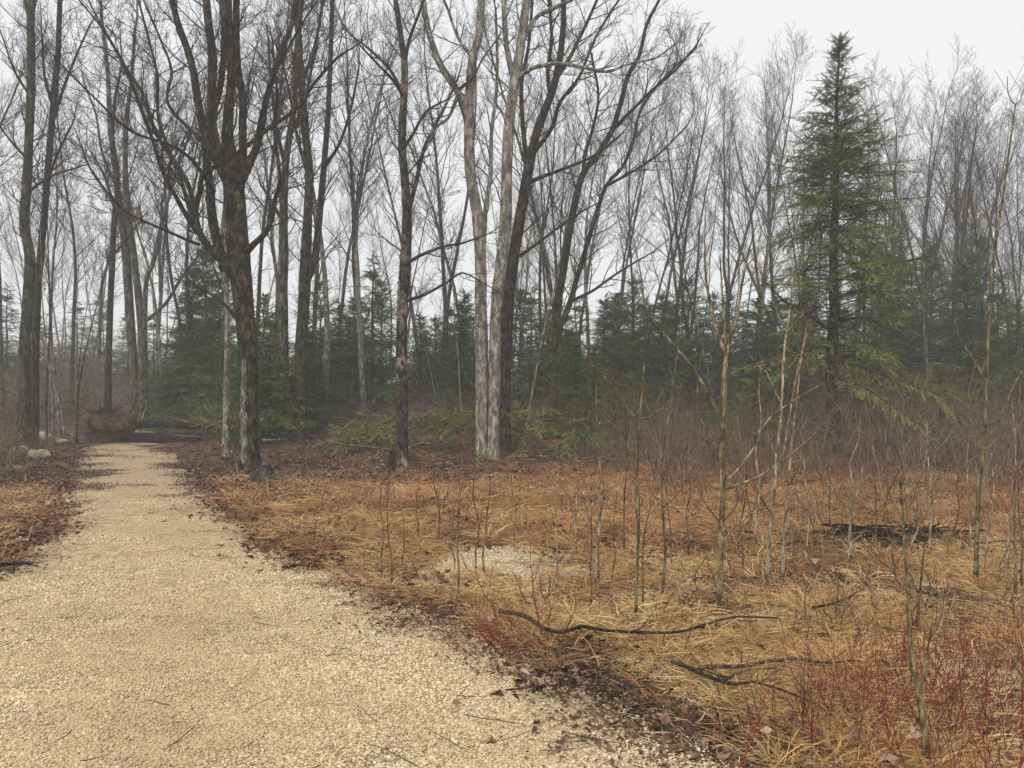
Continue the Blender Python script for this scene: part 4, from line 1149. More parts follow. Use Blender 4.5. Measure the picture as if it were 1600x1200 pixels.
for n_, i in enumerate(near_i):
    b = BG[i]
    loc = base_at(b[0], b[1])
    pk = ALT[b[3]] if (b[3] in ALT and rb.random() < 0.45) else b[3]
    place_tree(PROTO[pk], loc, b[2], rb.uniform(0, 6.28), (rb.gauss(0, .015), b[4]), FORM[b[3]] + ', ' + lab_near[n_], wid=rb.uniform(0.85, 1.1))
_lf = side_labels([BG[i][0] for i in far_i], lambda i: 'far one')
lab_far = {i: _lf[k] for k, i in enumerate(far_i)}
for i in far_i:
    b = BG[i]
    place_tree(PROTO[b[3]], base_at(b[0], b[1]), b[2], rb.uniform(0, 6.28), (rb.gauss(0, .02), b[4]), 'faint misty tree, ' + lab_far[i], group='faint trees deep in the mist')

# thin pole-sized trees between them
pole_protos = [proto_tree(901, 9, 1, .045, .45, 'palebark', 'twig_grey', dens=0.6), proto_tree(902, 8, 1, .04, .4, 'brownbark', 'twig', dens=0.6), proto_tree(903, 10, 1, .05, .5, 'greybark', 'twig_grey', dens=0.6)]
poles = [(rb.uniform(-40, 1640), rb.uniform(19, 36)) for _ in range(44)]
poles = [p for p in poles if not (180 < p[0] < 460 and p[1] < 24)]
pl = side_labels([p[0] for p in poles], lambda i: 'thin pole-sized tree')
for i, (px, d) in enumerate(poles):
    place_tree(pole_protos[i % 3], base_at(px, d), rb.uniform(5.5, 10), rb.uniform(0, 6.28), (rb.gauss(0, .05), rb.gauss(0, .07)), 'spindly leafless ' + pl[i], group='thin pole-sized trees', name='young_tree')

# ------------------------------------------------------------------ conifers
def spray_unit():
    """one needled twig of unit length along +x, flat spread in xy with needles above too"""
    r = np.random.RandomState(2)
    T = []
    n = 15
    for i in range(n):
        t = 0.04 + 0.96 * i / n
        for s in (-1, 1):
            L = 0.20 * (1.15 - 0.6 * t)
            a = np.array([t, 0, 0]); b = a + np.array([0.05, 0, 0])
            c = a + np.array([L * 0.75, s * L, r.uniform(-0.05, 0.10)])
            T.append([a, b, c])
        if i % 2 == 0:
            a = np.array([t, 0, 0]); T.append([a, a + np.array([0.05, 0.0, 0]), a + np.array([0.11, r.uniform(-.05, .05), 0.12])])
    return np.array(T)           # (m,3,3)
SPRAY = spray_unit()

def sprays_arrays(o, d, up, L, tint):
    o = np.array(o); d = np.array(d); up = np.array(up); L = np.array(L)
    d /= np.linalg.norm(d, axis=1, keepdims=True)
    s = np.cross(up, d); s /= np.linalg.norm(s, axis=1, keepdims=True) + 1e-9
    u = np.cross(d, s)
    Mx = np.stack([d, s, u], 1) * L[:, None, None]
    V = np.einsum('mta,nab->nmtb', SPRAY, Mx) + o[:, None, None, :]
    V = V.reshape(-1, 3)
    T = np.arange(len(V)).reshape(-1, 3)
    return V, T, np.repeat(np.array(tint), SPRAY.shape[0] * 3)

def bough(rng, tb, S, p, az, L, rise, droop, spacing=0.09, spr=(0.10, 0.24), gap=0.12, flat=0.8, fullness=1.0, tint0=0.4):
    """one bough: a curved limb with side twigs on both sides that carry the sprays"""
    n = 7
    pts = [p]; el = rise; q = p; a = az
    dirs = []
    for i in range(n - 1):
        a += rng.gauss(0, 0.05)
        el2 = rise - droop * (i / (n - 2)) + (0.25 * droop if i == n - 2 else 0)
        dd = (math.cos(a) * math.cos(el2), math.sin(a) * math.cos(el2), math.sin(el2))
        dirs.append(dd)
        q = tuple(q[k] + dd[k] * L / (n - 1) for k in range(3)); pts.append(q)
    dirs.append(dirs[-1])
    tb.add(pts, [max(0.003, 0.010 * L ** 0.7 * (1 - 0.85 * i / (n - 1))) for i in range(n)], 4)
    m = max(3, int(L * (1 - gap) / spacing))
    for i in range(m):
        t = gap + (1 - gap) * (i + 0.5 * rng.random()) / m
        f = t * (n - 1); j = int(f); f -= j
        b = tuple(pts[j][k] * (1 - f) + pts[min(j + 1, n - 1)][k] * f for k in range(3))
        D = dirs[j]; sd = (-math.sin(a), math.cos(a), 0)
        lat = min(0.55, 0.42 * L * (1 - t) ** 0.8 + 0.07)
        for s in (-1, 1):
            if rng.random() > 0.92 * fullness: continue
            ang = rng.uniform(0.7, 1.1)
            dr = norm(tuple(D[k] * math.cos(ang) + s * sd[k] * math.sin(ang) + (0, 0, rng.gauss(-0.12, flat * 0.5))[k] for k in range(3)))
            nl = max(1, int(lat / 0.11))
            o = b
            for q_ in range(nl):
                ln = rng.uniform(*spr)
                S[0].append(o); S[1].append(norm(tuple(dr[k] + rng.gauss(0, 0.22) for k in range(3)))); S[2].append((rng.gauss(0, .75), rng.gauss(0, .75), 1)); S[3].append(ln)
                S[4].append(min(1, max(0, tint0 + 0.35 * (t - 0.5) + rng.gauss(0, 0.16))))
                o = tuple(o[k] + dr[k] * 0.11 for k in range(3))
                dr = norm((dr[0], dr[1], dr[2] - 0.06))
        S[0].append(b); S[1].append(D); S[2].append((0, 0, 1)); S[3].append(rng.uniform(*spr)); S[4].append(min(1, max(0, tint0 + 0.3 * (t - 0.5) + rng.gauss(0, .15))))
    S[0].append(pts[-1]); S[1].append(dirs[-1]); S[2].append((0, 0, 1)); S[3].append(spr[1]); S[4].append(min(1, tint0 + 0.3))

def conifer_meshes(seed, H, Rb, nwh, per=5, z0=0.06, r0=0.07, rise=(0.5, 0.0), droop=0.45, spacing=0.10, spr=(0.10, 0.22), pow_=0.85, full=1.0, mat='needle_dark', bark='brownbark', prof=None, tint0=0.4):
    rng = random.Random(seed)
    tb = Tubes(); S = ([], [], [], [], [])
    n = 14
    pts = [(0.02 * H * 0.1 * math.sin(i * .8), 0.015 * math.cos(i), -0.1 + (H + 0.1) * i / (n - 1)) for i in range(n)]
    tr = Tubes(); tr.add(pts, [max(0.006, r0 * (1 - 0.93 * i / (n - 1))) for i in range(n)], 9)
    for w in range(nwh):
        t = z0 + (0.985 - z0) * (w / (nwh - 1)) ** 0.92
        z = t * H
        rad = Rb * ((1 - t) / (1 - z0)) ** pow_ if prof is None else prof(z)
        kk = per + rng.choice((-1, 0, 1))
        a0 = rng.uniform(0, 6.28)
        for k in range(kk):
            L = max(0.08, rad * rng.uniform(0.72, 1.15))
            if rng.random() > full: continue
            rs_ = rise[1] + (rise[0] - rise[1]) * t
            bough(rng, tb, S, (0, 0, max(0.1, z + rng.gauss(0, 0.16))), a0 + k * 6.283 / kk + rng.gauss(0, .3), L * rng.uniform(.75, 1.1), rs_ + rng.gauss(0, .24), droop * (1 - 0.6 * t), spacing, spr, tint0=tint0)
    # leader
    S[0].append((0, 0, H * 0.97)); S[1].append((0, 0.02, 1)); S[2].append((1, 0, 0)); S[3].append(0.2); S[4].append(0.5)
    V, T, ti = sprays_arrays(*S)
    return tr.mesh('trunk', M[bark]), tb.mesh('branches', M['twig']), mesh_np('foliage', V, None, T, smooth=False, tint=ti, mats=[M[mat]])

def place_conifer(ms, loc, s, rz, label, name='young_spruce', group='young evergreens under the bare trees', cat='conifer', wid=1.0):
    root = thing(name, loc, label, cat, group)
    root.scale = (s * wid, s * wid, s); root.rotation_euler = (0, 0, rz)
    link('trunk', ms[0], root)
    b = link('branches', ms[1], root); setp(b, kind='stuff')
    f = link('foliage', ms[2], root); setp(f, kind='stuff')
    return root

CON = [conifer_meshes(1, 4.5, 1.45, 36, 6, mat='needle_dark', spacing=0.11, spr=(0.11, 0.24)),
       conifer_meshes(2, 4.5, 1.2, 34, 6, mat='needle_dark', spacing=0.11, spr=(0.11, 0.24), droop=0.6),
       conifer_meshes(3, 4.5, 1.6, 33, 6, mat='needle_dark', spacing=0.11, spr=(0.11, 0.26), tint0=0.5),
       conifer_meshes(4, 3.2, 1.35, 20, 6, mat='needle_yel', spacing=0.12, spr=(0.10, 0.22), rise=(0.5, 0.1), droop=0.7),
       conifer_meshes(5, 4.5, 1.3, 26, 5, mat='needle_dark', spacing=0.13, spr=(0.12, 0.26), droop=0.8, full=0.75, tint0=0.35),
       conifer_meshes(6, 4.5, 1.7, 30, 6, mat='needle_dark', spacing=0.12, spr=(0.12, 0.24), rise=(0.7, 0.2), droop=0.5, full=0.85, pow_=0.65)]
CF = []
# (px, distance, top py) - the dark green band between the trunks
for (px, d, top, k) in [(300, 27, 430, 0), (322, 27.5, 405, 2), (342, 26.5, 395, 1), (284, 28.5, 480, 0), (330, 25.8, 520, 3), (412, 22, 480, 0), (432, 23, 470, 1), (420, 19.8, 545, 3), (480, 22.5, 500, 2), (500, 27, 470, 0),
                        (530, 29, 465, 1), (556, 27, 455, 2), (582, 26, 418, 1), (596, 30, 440, 0), (660, 29, 505, 0), (680, 30, 490, 1), (700, 32, 482, 2), (722, 28, 480, 1), (740, 31, 500, 0),
                        (812, 26, 480, 2), (830, 29, 465, 1), (846, 24, 520, 3), (858, 31, 475, 0), (884, 27, 490, 2), (906, 30, 480, 1), (928, 23, 530, 3), (945, 28, 470, 0), (962, 31, 450, 1), (990, 27, 470, 2),
                        (1010, 30, 455, 0), (1035, 26, 480, 1), (1052, 31, 440, 2), (1075, 28, 470, 0), (1096, 25, 500, 2), (1115, 31, 455, 1), (1140, 27, 465, 0), (1162, 29, 450, 2), (1184, 25, 485, 1), (1208, 28, 460, 0),
                        (1236, 26, 440, 2), (1262, 30, 420, 0), (1350, 29, 380, 2), (1378, 27, 400, 0), (1400, 30, 385, 1), (1425, 27, 440, 2), (1455, 29, 415, 0), (1490, 27, 425, 2), (1512, 24, 430, 1), (1532, 28, 410, 0),
                        (1560, 26, 445, 2), (1590, 24, 440, 1), (1620, 26, 430, 0), (870, 21, 590, 3), (915, 20, 590, 3), (960, 21, 580, 3), (1000, 20.5, 600, 3), (1180, 19, 575, 3), (455, 21.5, 560, 3), (200, 38, 480, 2), (120, 40, 470, 0), (155, 44, 450, 1),
                        (240, 36, 490, 1), (60, 42, 480, 2), (10, 38, 470, 0), (372, 26, 430, 2), (395, 20, 520, 0), (700, 22, 620, 3), (-20, 34, 460, 1), (1470, 20, 560, 3), (1420, 19, 600, 3)]:
    CF.append((px, d, top, k))
rq = random.Random(91)
for i in range(34):
    px = rq.uniform(400, 1620); 
    if 590 < px < 650: continue
    CF.append((px, rq.uniform(23, 34), rq.uniform(455, 540), rq.choice((0, 1, 2, 2))))
cl = side_labels([c[0] for c in CF], lambda i: 'young evergreen')
rc = random.Random(5)
for i, (px, d, top, k) in enumerate(CF):
    loc = base_at(px, d)
    ht = max(1.0, P(px, top, d)[2] - loc[2])
    H0 = 3.2 if k == 3 else 4.5
    ht *= rc.uniform(0.82, 1.15)
    s = ht / H0
    wid = rc.uniform(1.05, 1.45) * min(1.5, max(0.8, 1 / s ** 0.5))
    if k != 3: k = rc.choice((k, k, 4, 5))
    place_conifer(CON[k], loc, s, rc.uniform(0, 6.28), ('yellow-green drooping ' if k == 3 else 'dark green misty ') + cl[i], name='young_hemlock' if k == 3 else 'young_spruce', wid=wid)

# the tall spruce on the right
S_d = 17.2
sb = base_at(1300, S_d)
ztop = P(1313, 57, S_d)[2]
SH = ztop - sb[2]
def sprof(z):
    py = np.interp(z / SH, [0, .10, .22, .36, .50, .62, .73, .84, .90, .94, 1.0], [1.5, 1.7, 1.95, 1.85, 1.7, 1.50, 1.18, 0.62, 0.40, 0.26, 0.12])
    return float(py)
spruce = thing('spruce_tree', sb, 'tall lone pointed green spruce rising above the brush on the right', 'tree')
rng = random.Random(88)
tr = Tubes()
n = 22
pts = [((13 / F * S_d) * (i / (n - 1)) ** 1.5 + 0.02 * math.sin(i), 0.02 * math.cos(i * 1.3), -0.1 + (SH + 0.1) * i / (n - 1)) for i in range(n)]
tr.add(pts, [max(0.008, 0.17 * (1 - 0.95 * i / (n - 1)) ** 0.9) for i in range(n)], 12)
link('trunk', tr.mesh('trunk', M['brownbark']), spruce)
def sp_axis(z):
    f = max(0, min(1, (z + .1) / (SH + .1))) * (n - 1); j = int(f); f -= j; j2 = min(j + 1, n - 1)
    return tuple(pts[j][k] * (1 - f) + pts[j2][k] * f for k in range(3))
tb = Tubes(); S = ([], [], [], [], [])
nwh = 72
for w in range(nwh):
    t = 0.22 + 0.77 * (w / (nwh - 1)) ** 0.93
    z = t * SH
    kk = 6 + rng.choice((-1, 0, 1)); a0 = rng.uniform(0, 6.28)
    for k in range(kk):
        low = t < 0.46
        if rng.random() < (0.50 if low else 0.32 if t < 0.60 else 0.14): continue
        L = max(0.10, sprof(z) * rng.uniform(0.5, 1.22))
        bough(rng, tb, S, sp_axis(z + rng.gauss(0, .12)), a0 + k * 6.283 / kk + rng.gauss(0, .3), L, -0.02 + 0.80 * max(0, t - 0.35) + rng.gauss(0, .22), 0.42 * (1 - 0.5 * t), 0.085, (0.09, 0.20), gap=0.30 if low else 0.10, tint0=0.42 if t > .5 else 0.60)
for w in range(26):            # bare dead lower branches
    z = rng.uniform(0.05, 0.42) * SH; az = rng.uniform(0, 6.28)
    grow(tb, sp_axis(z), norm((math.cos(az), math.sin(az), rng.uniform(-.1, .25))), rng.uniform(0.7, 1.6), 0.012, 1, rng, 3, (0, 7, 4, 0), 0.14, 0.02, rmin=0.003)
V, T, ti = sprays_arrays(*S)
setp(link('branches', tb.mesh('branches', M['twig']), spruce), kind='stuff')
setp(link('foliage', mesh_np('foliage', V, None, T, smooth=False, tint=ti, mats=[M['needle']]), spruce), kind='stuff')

# long sweeping yellow-green boughs low on the spruce, each a part of its own
def long_bough(path, d, seed, wid=0.5):
    rg = random.Random(seed); tb = Tubes(); S = ([], [], [], [], [])
    C = catmull(to3(path, d), 0.12)
    tb.add([tuple(c[:3]) for c in C], [c[3] for c in C], 5)
    for j in range(2, len(C)):
        D = norm(tuple(C[j][:3] - C[j - 1][:3])); sd = norm((-D[1], D[0], 0.0))
        for s in (-1, 1):
            for rep in range(3):
                lat = 1.5 * wid * rg.uniform(0.35, 1.1) * (1 - 0.45 * j / len(C))
                ang = rg.uniform(0.6, 1.2)
                dr = norm(tuple(D[k] * math.cos(ang) + s * sd[k] * math.sin(ang) + (0, 0, rg.gauss(-0.15, 0.15))[k] for k in range(3)))
                o = tuple(C[j][:3])
                tb.add([o, tuple(o[k] + dr[k] * lat for k in range(3))], [0.005, 0.002], 3)
                for q in range(max(1, int(lat / 0.09))):
                    S[0].append(o); S[1].append(norm(tuple(dr[k] + rg.gauss(0, .25) for k in range(3)))); S[2].append((0, 0.1, 1)); S[3].append(rg.uniform(.10, .20)); S[4].append(min(1, max(0, rg.gauss(.88, .2))))
                    o = tuple(o[k] + dr[k] * 0.09 for k in range(3)); dr = norm((dr[0], dr[1], dr[2] - .07))
    V, T, ti = sprays_arrays(*S)
    Vb, Qb, _ = tb.arrays()
    m = mesh_np('bough', np.vstack([V, Vb]) - np.array(sb), Qb + len(V), T, smooth=False, tint=np.concatenate([ti, np.zeros(len(Vb))]), mats=[M['needle_yel'], M['twig']],
                mat_idx=np.concatenate([np.ones(len(Qb)), np.zeros(len(T))]))
    return link('bough', m, spruce)
for k, (pth, dd, w) in enumerate([
    ([(1302, 565, 3), (1340, 572, 2.6, -.4), (1380, 588, 2.2, -.8), (1420, 600, 1.8, -1.2), (1455, 612, 1.4, -1.5), (1485, 640, 1.1, -1.7), (1508, 662, .9, -1.8)], S_d, .42),
    ([(1302, 560, 3), (1330, 555, 2.6, -.1), (1365, 562, 2.2, -.3), (1410, 582, 1.8, -.5), (1450, 600, 1.4, -.6), (1500, 618, 1.0, -.7)], S_d, .38),
    ([(1300, 540, 3), (1270, 545, 2.4, -.3), (1235, 556, 2, -.5), (1200, 565, 1.6, -.7), (1160, 575, 1.1, -.8)], S_d, .30),
    ([(1300, 590, 3), (1340, 600, 2.4, -.8), (1380, 625, 1.8, -1.5), (1410, 645, 1.4, -1.9), (1440, 668, 1.1, -2.2), (1475, 680, .9, -2.4)], S_d, .32),
    ([(1304, 500, 3), (1340, 498, 2.4, .2), (1380, 505, 1.8, .3), (1410, 512, 1.2, .4)], S_d, .35),
    ([(1304, 440, 3), (1345, 425, 2.4, -.3), (1390, 412, 1.8, -.6), (1430, 405, 1.2, -.8), (1452, 402, .9, -.9)], S_d, .40),
    ([(1302, 520, 3), (1260, 490, 2.2, -.4), (1225, 470, 1.6, -.6), (1195, 440, 1.0, -.8)], S_d, .28),
    ([(1304, 470, 3), (1340, 455, 2.2, -.8), (1395, 470, 1.6, -1.2), (1425, 468, 1.0, -1.4)], S_d, .34)]):
    long_bough(pth, dd, 300 + k, w)

# ------------------------------------------------------------------ snags and stumps
def snag(px, d, hpx_top, r, label, name='broken_snag', mat='deadwood', lean=0.0):
    b = base_at(px, d); zt = P(px, hpx_top, d)[2]; h_ = max(0.3, zt - b[2])
    root = thing(name, b, label, 'stump')
    me, C = trunk_mesh('stem', [(0, 0, -0.1, r * 1.2), (lean * .3 * h_, 0, h_ * .35, r), (lean * .7 * h_, 0.01, h_ * .7, r * .95), (lean * h_, 0, h_ * 0.92, r * .8)], M[mat], (0, 0, 0), 12, 0.3, 0.12, px, step=0.08, cap=True)
    link('stem', me, root)
    tb = Tubes(); rr = random.Random(px)
    for i in range(7):
        a = i * 0.9; c = C[-1]
        x0, y0 = c[0] + math.cos(a) * r * .55, c[1] + math.sin(a) * r * .55
        tb.add([(x0, y0, c[2] - .12), (x0, y0, c[2] + .02), (x0 + rr.gauss(0, .01), y0, c[2] + rr.uniform(.05, .25) * min(1, h_))], [r * .3, r * .26, .003], 4)
    if mat != 'brownbark': setp(link('splinters', tb.mesh('splinters', M['splinter'] if mat == 'splinter' else M['deadwood']), root), kind='stuff')
snag(1387, 16.5, 615, .085, 'pale peeling broken snag behind the brush, right of the tall spruce')
snag(1428, 15.5, 668, .09, 'shorter rotten leaning snag to the right of the pale broken one', lean=-.22)
snag(488, 22.5, 678, .22, 'low splintered orange stump behind the leaf litter right of the maple', 'splintered_stump', 'splinter')
snag(612, 15.2, 700, .07, 'small dark stub at the foot of the shaggy tree', 'broken_stub', 'brownbark')
snag(216, 24.8, 632, .05, 'small pale broken stem leaning beside the root plate', 'broken_stub', 'deadwood', lean=.3)

# ------------------------------------------------------------------ uprooted tree with its logs
rp = G(168, 694)
up = thing('uprooted_tree', rp, 'uprooted tree with dark upturned root plate and two black trunks across the track end', 'fallen tree')
o = blob('root_plate', (rp[0], rp[1] + 0.15, rp[2] + 0.42), (0.56, 0.34, 0.42), M['soil'], up, seed=8, rough=0.75, sub=4, org=rp)
tb = Tubes(); rr = random.Random(12)
for i in range(150):
    a = rr.uniform(0, 6.28); el = rr.uniform(-0.2, 1.4)
    d = norm((math.cos(a) * math.cos(el), math.sin(a) * math.cos(el) - .3, math.sin(el)))
    c = (d[0] * .5, .15 + d[1] * .28, .42 + d[2] * .42)
    grow(tb, c, tilt(d, rr.uniform(0, 1.1), rr.uniform(0, 6.28)), rr.uniform(.12, .5), rr.uniform(.006, .024), 2, rr, 3, (0, 5, 5, 0), .3, 0, rmin=.004)
for pth in ([(150, 650), (135, 640), (120, 630), (105, 628), (92, 632)], [(165, 652), (160, 640), (153, 628)], [(196, 655), (205, 642), (212, 625)]):
    pp = [P(a, b, rp[1]) for a, b in pth]
    tb.add([tuple(q[k] - rp[k] for k in range(3)) for q in pp], [.022, .018, .014, .010, .006][:len(pp)], 6)
setp(link('roots', tb.mesh('roots', M['brownbark']), up), kind='stuff')
for (pth, nm) in (([(192, 669, 5), (215, 664, 5.6), (250, 662, 5.4, .1), (290, 665, 5, .2), (330, 669, 4.2, .3), (365, 673, 3.4, .5)], 'upper black trunk'),
                  ([(190, 686, 8.5), (215, 684, 8), (250, 684, 7.6, -.3), (290, 683, 7, -.5), (312, 683, 6.6, -.6)], 'lower thicker black trunk')):
    me, C = trunk_mesh('trunk', to3(pth, rp[1] + .25), M['darklog'], rp, 12, 0, .08, len(nm), cap=True)
    setp(link('trunk', me, up), nm)
tb = Tubes()
me_c = to3([(300, 672, 4), (340, 660, 3), (370, 640, 2.2)], rp[1] + .8)
shoots(tb, catmull(me_c, .2), 12, (.4, 1.3), random.Random(3))
setp(link('twigs', tb.mesh('twigs', M['twig'], rp), up), kind='stuff')

# ------------------------------------------------------------------ rocks
for (px, py, s, m, lab) in ((67, 690, (.27, .2, .2), 'rock_grey', 'lichen spotted grey boulder at the left of the track end'),
                            (98, 694, (.20, .15, .10), 'rock_tan', 'small tan rounded stone beside the grey boulder'),
                            (58, 716, (.24, .2, .13), 'rock_tan', 'flat tan rock below the grey boulder'),
                            (34, 712, (.22, .18, .17), 'rock_grey', 'mossy grey rock left of the flat tan one'),
                            (22, 735, (.16, .14, .08), 'rock_grey', 'low grey rock near the left edge by pale sticks'),
                            ):
    g = G(px, py)
    o = blob('rock', (0, 0, s[2] * .45), s, M[m], None, seed=px, rough=.3)
    o.location = g; setp(o, lab, 'rock')
g = G(178, 1089)
o = blob('stone', (0, 0, .012), (.022, .018, .017), M['brownbark'], None, seed=3, rough=.25, sub=2); o.location = g
setp(o, 'single small brown stone lying on the gravel in the foreground', 'stone')
for (px, py, s, lab) in ((815, 1074, (.05, .04, .03), 'dark grey chip of rock at the right gravel verge'), (840, 1085, (.06, .05, .03), 'flat bluish stone beside the dark chip at the gravel verge'), (290, 1028, (.02, .015, .01), 'tiny black stone on the gravel, upper middle')):
    g = G(px, py)
    o = blob('stone', (0, 0, s[2] * .4), s, M['darklog'], None, seed=px, rough=.3, sub=2); o.location = g
    setp(o, lab, 'stone')

# ------------------------------------------------------------------ fallen branches and sticks
def ground_branch(pix, r_px, label, mat='brownbark', lift=0.03, side=5, seed=1, name='fallen_branch', twl=(.1, .35)):
    rg = random.Random(seed)
    pts = []
    for i, (px, py) in enumerate(pix):
        g = G(px, py); t = i / (len(pix) - 1)
        pts.append((g[0], g[1], g[2] + lift + .085 + .04 * rg.random(), r_px / F * g[1] * (1 - .6 * t)))
    org = pts[0][:3]
    root = thing(name, org, label, 'branch')
    me, C = trunk_mesh('stem', pts, M[mat], org, 8, 0, .10, seed, step=.06, cap=True)
    link('stem', me, root)
    tb = Tubes()
    for i in range(side):
        p, d = along(C, rg.uniform(.15, .95))
        cd = norm((d[0] + rg.gauss(0, .7), d[1] + rg.gauss(0, .7), abs(rg.gauss(0, .25))))
        grow(tb, tuple(p[:3]), cd, rg.uniform(*twl), p[3] * .5, 2, rg, 3, (0, 5, 2, 0), .12, 0, rmin=.0016)
    if side: setp(link('twigs', tb.mesh('twigs', M['twig'], org), root), kind='stuff')
    return root
ground_branch([(780, 990), (820, 1000), (850, 1012), (880, 1018), (910, 1016), (940, 1020), (1000, 1022), (1060, 1019), (1110, 1008), (1150, 998), (1215, 1000)], 3.6, 'long curved brown branch lying across the grass from the red stemmed shrub', 'brownbark', .03, 7, 2)
ground_branch([(1075, 1084), (1110, 1082), (1160, 1082), (1200, 1078), (1245, 1070), (1290, 1070), (1335, 1068)], 3.6, 'pale brown branch pointing right in the foreground grass', 'sap_brown', .04, 6, 3)
ground_branch([(1130, 1105), (1145, 1092), (1165, 1084), (1215, 1078)], 3.0, 'short bent branch crossing under the pale brown one', 'sap_brown', .03, 3, 4)
ground_branch([(1050, 1070), (1080, 1088), (1120, 1106), (1150, 1116), (1175, 1112), (1215, 1122), (1265, 1130)], 3.4, 'dark branch angling down right in the foreground grass', 'brownbark', .03, 6, 5)
ground_branch([(1270, 985), (1300, 978), (1325, 965), (1340, 952)], 2.2, 'small bent twig branch in the straw left of the topless sapling', 'brownbark', .04, 4, 6)
ground_branch([(0, 905), (20, 903), (40, 905), (58, 906)], 3.0, 'dark stick poking onto the gravel at the left edge', 'darklog', .03, 3, 7)
ground_branch([(2, 703), (20, 712), (42, 722)], 3.4, 'upper pale dead stick on the bank at the left edge', 'deadwood', .10, 0, 8, 'dead_stick')
ground_branch([(0, 712), (15, 722), (28, 733)], 3.2, 'lower pale dead stick on the bank at the left edge', 'deadwood', .08, 0, 9, 'dead_stick')
ground_branch([(512, 702), (545, 708), (580, 712), (612, 716)], 3.0, 'pale dead branch on the leaf litter left of the shaggy tree', 'deadwood', .10, 4, 10)
ground_branch([(410, 700), (430, 699), (448, 698)], 2.6, 'short pale stick behind the big maple foot', 'deadwood', .08, 0, 11, 'dead_stick')
ground_branch([(640, 712), (665, 708), (690, 706)], 3.0, 'pale broken limb between the shaggy tree and the twin trunks', 'deadwood', .12, 3, 12)
ground_branch([(895, 1130), (930, 1140), (965, 1150)], 1.6, 'thin dark twig at the gravel verge in the foreground', 'brownbark', .02, 2, 13)
ground_branch([(790, 1112), (860, 1114), (930, 1112), (1010, 1118)], 1.5, 'long thin twig lying along the gravel edge', 'brownbark', .02, 4, 14)

# brush pile on the right
bc = G(1400, 856)
bp_ = thing('brush_pile', bc, 'low dark pile of cut sticks in the grass on the right', 'brush pile')
rg = random.Random(31)
for i in range(70):
    a = rg.gauss(0, .28); L = rg.uniform(.5, 1.3); cx, cy_ = rg.gauss(0, .42), rg.gauss(0, .20)
    z = max(.03, .22 * math.exp(-(cx * cx / .5 + cy_ * cy_ / .12)) * rg.random() + .03)
    r_ = rg.uniform(.005, .016)
    pts = [(cx + math.cos(a) * L * t, cy_ + math.sin(a) * L * t, z + rg.gauss(0, .02) + .05 * t * rg.random()) for t in (-.5, -.25, 0, .25, .5)]
    tb = Tubes(); tb.add([pts[0]] + pts + [pts[-1]], [.0005, r_, r_, r_ * .9, r_ * .75, r_ * .6, .0005], 6)
    link('stick', tb.mesh('stick', M['darklog'] if i % 3 else M['brownbark']), bp_)
tb = Tubes()
for i in range(60):
    a = rg.uniform(0, 6.28)
    grow(tb, (rg.gauss(0, .5), rg.gauss(0, .22), .03), norm((math.cos(a), math.sin(a), rg.uniform(0, .5))), rg.uniform(.3, .8), .006, 2, rg, 3, (0, 5, 4, 0), .15, 0, rmin=.002)
setp(link('twigs', tb.mesh('twigs', M['twig']), bp_), kind='stuff')

# cut evergreen boughs lying left of the twin trunks
def bough_heap(px, py, n, w, hgt, label, mat='needle_yel', seed=1):
    g = G(px, py)
    root = thing('cut_evergreen_boughs', g, label, 'evergreen boughs')
    rg = random.Random(seed); tb = Tubes(); S = ([], [], [], [], [])
    for i in range(n):
        bough(rg, tb, S, (rg.gauss(0, w * .5), rg.gauss(0, w * .3), rg.uniform(.02, hgt)), rg.uniform(0, 6.28), rg.uniform(.5, 1.0), rg.uniform(-.1, .8), .6, .08, (.08, .18), gap=.1, tint0=.7)
    V, T, ti = sprays_arrays(*S)
    setp(link('branches', tb.mesh('branches', M['twig']), root), kind='stuff')
    setp(link('foliage', mesh_np('foliage', V, None, T, smooth=False, tint=ti, mats=[M[mat]]), root), kind='stuff')
bough_heap(595, 704, 34, .8, .85, 'bushy heap of yellow-green cut boughs left of the shaggy tree', seed=2)
bough_heap(548, 702, 12, .4, .55, 'smaller light green bough heap with pale tips further left of the shaggy tree', seed=3)
bough_heap(700, 706, 36, 1.0, .85, 'dull green cut boughs heaped between the shaggy tree and twin trunks', 'needle', seed=4)
bough_heap(868, 712, 34, 1.2, .9, 'dull green low boughs lying right of the twin trunks', 'needle', seed=5)
bough_heap(358, 700, 9, .3, .9, 'small bright green seedling branches behind the pale slim trunk', 'needle_yel', seed=6)

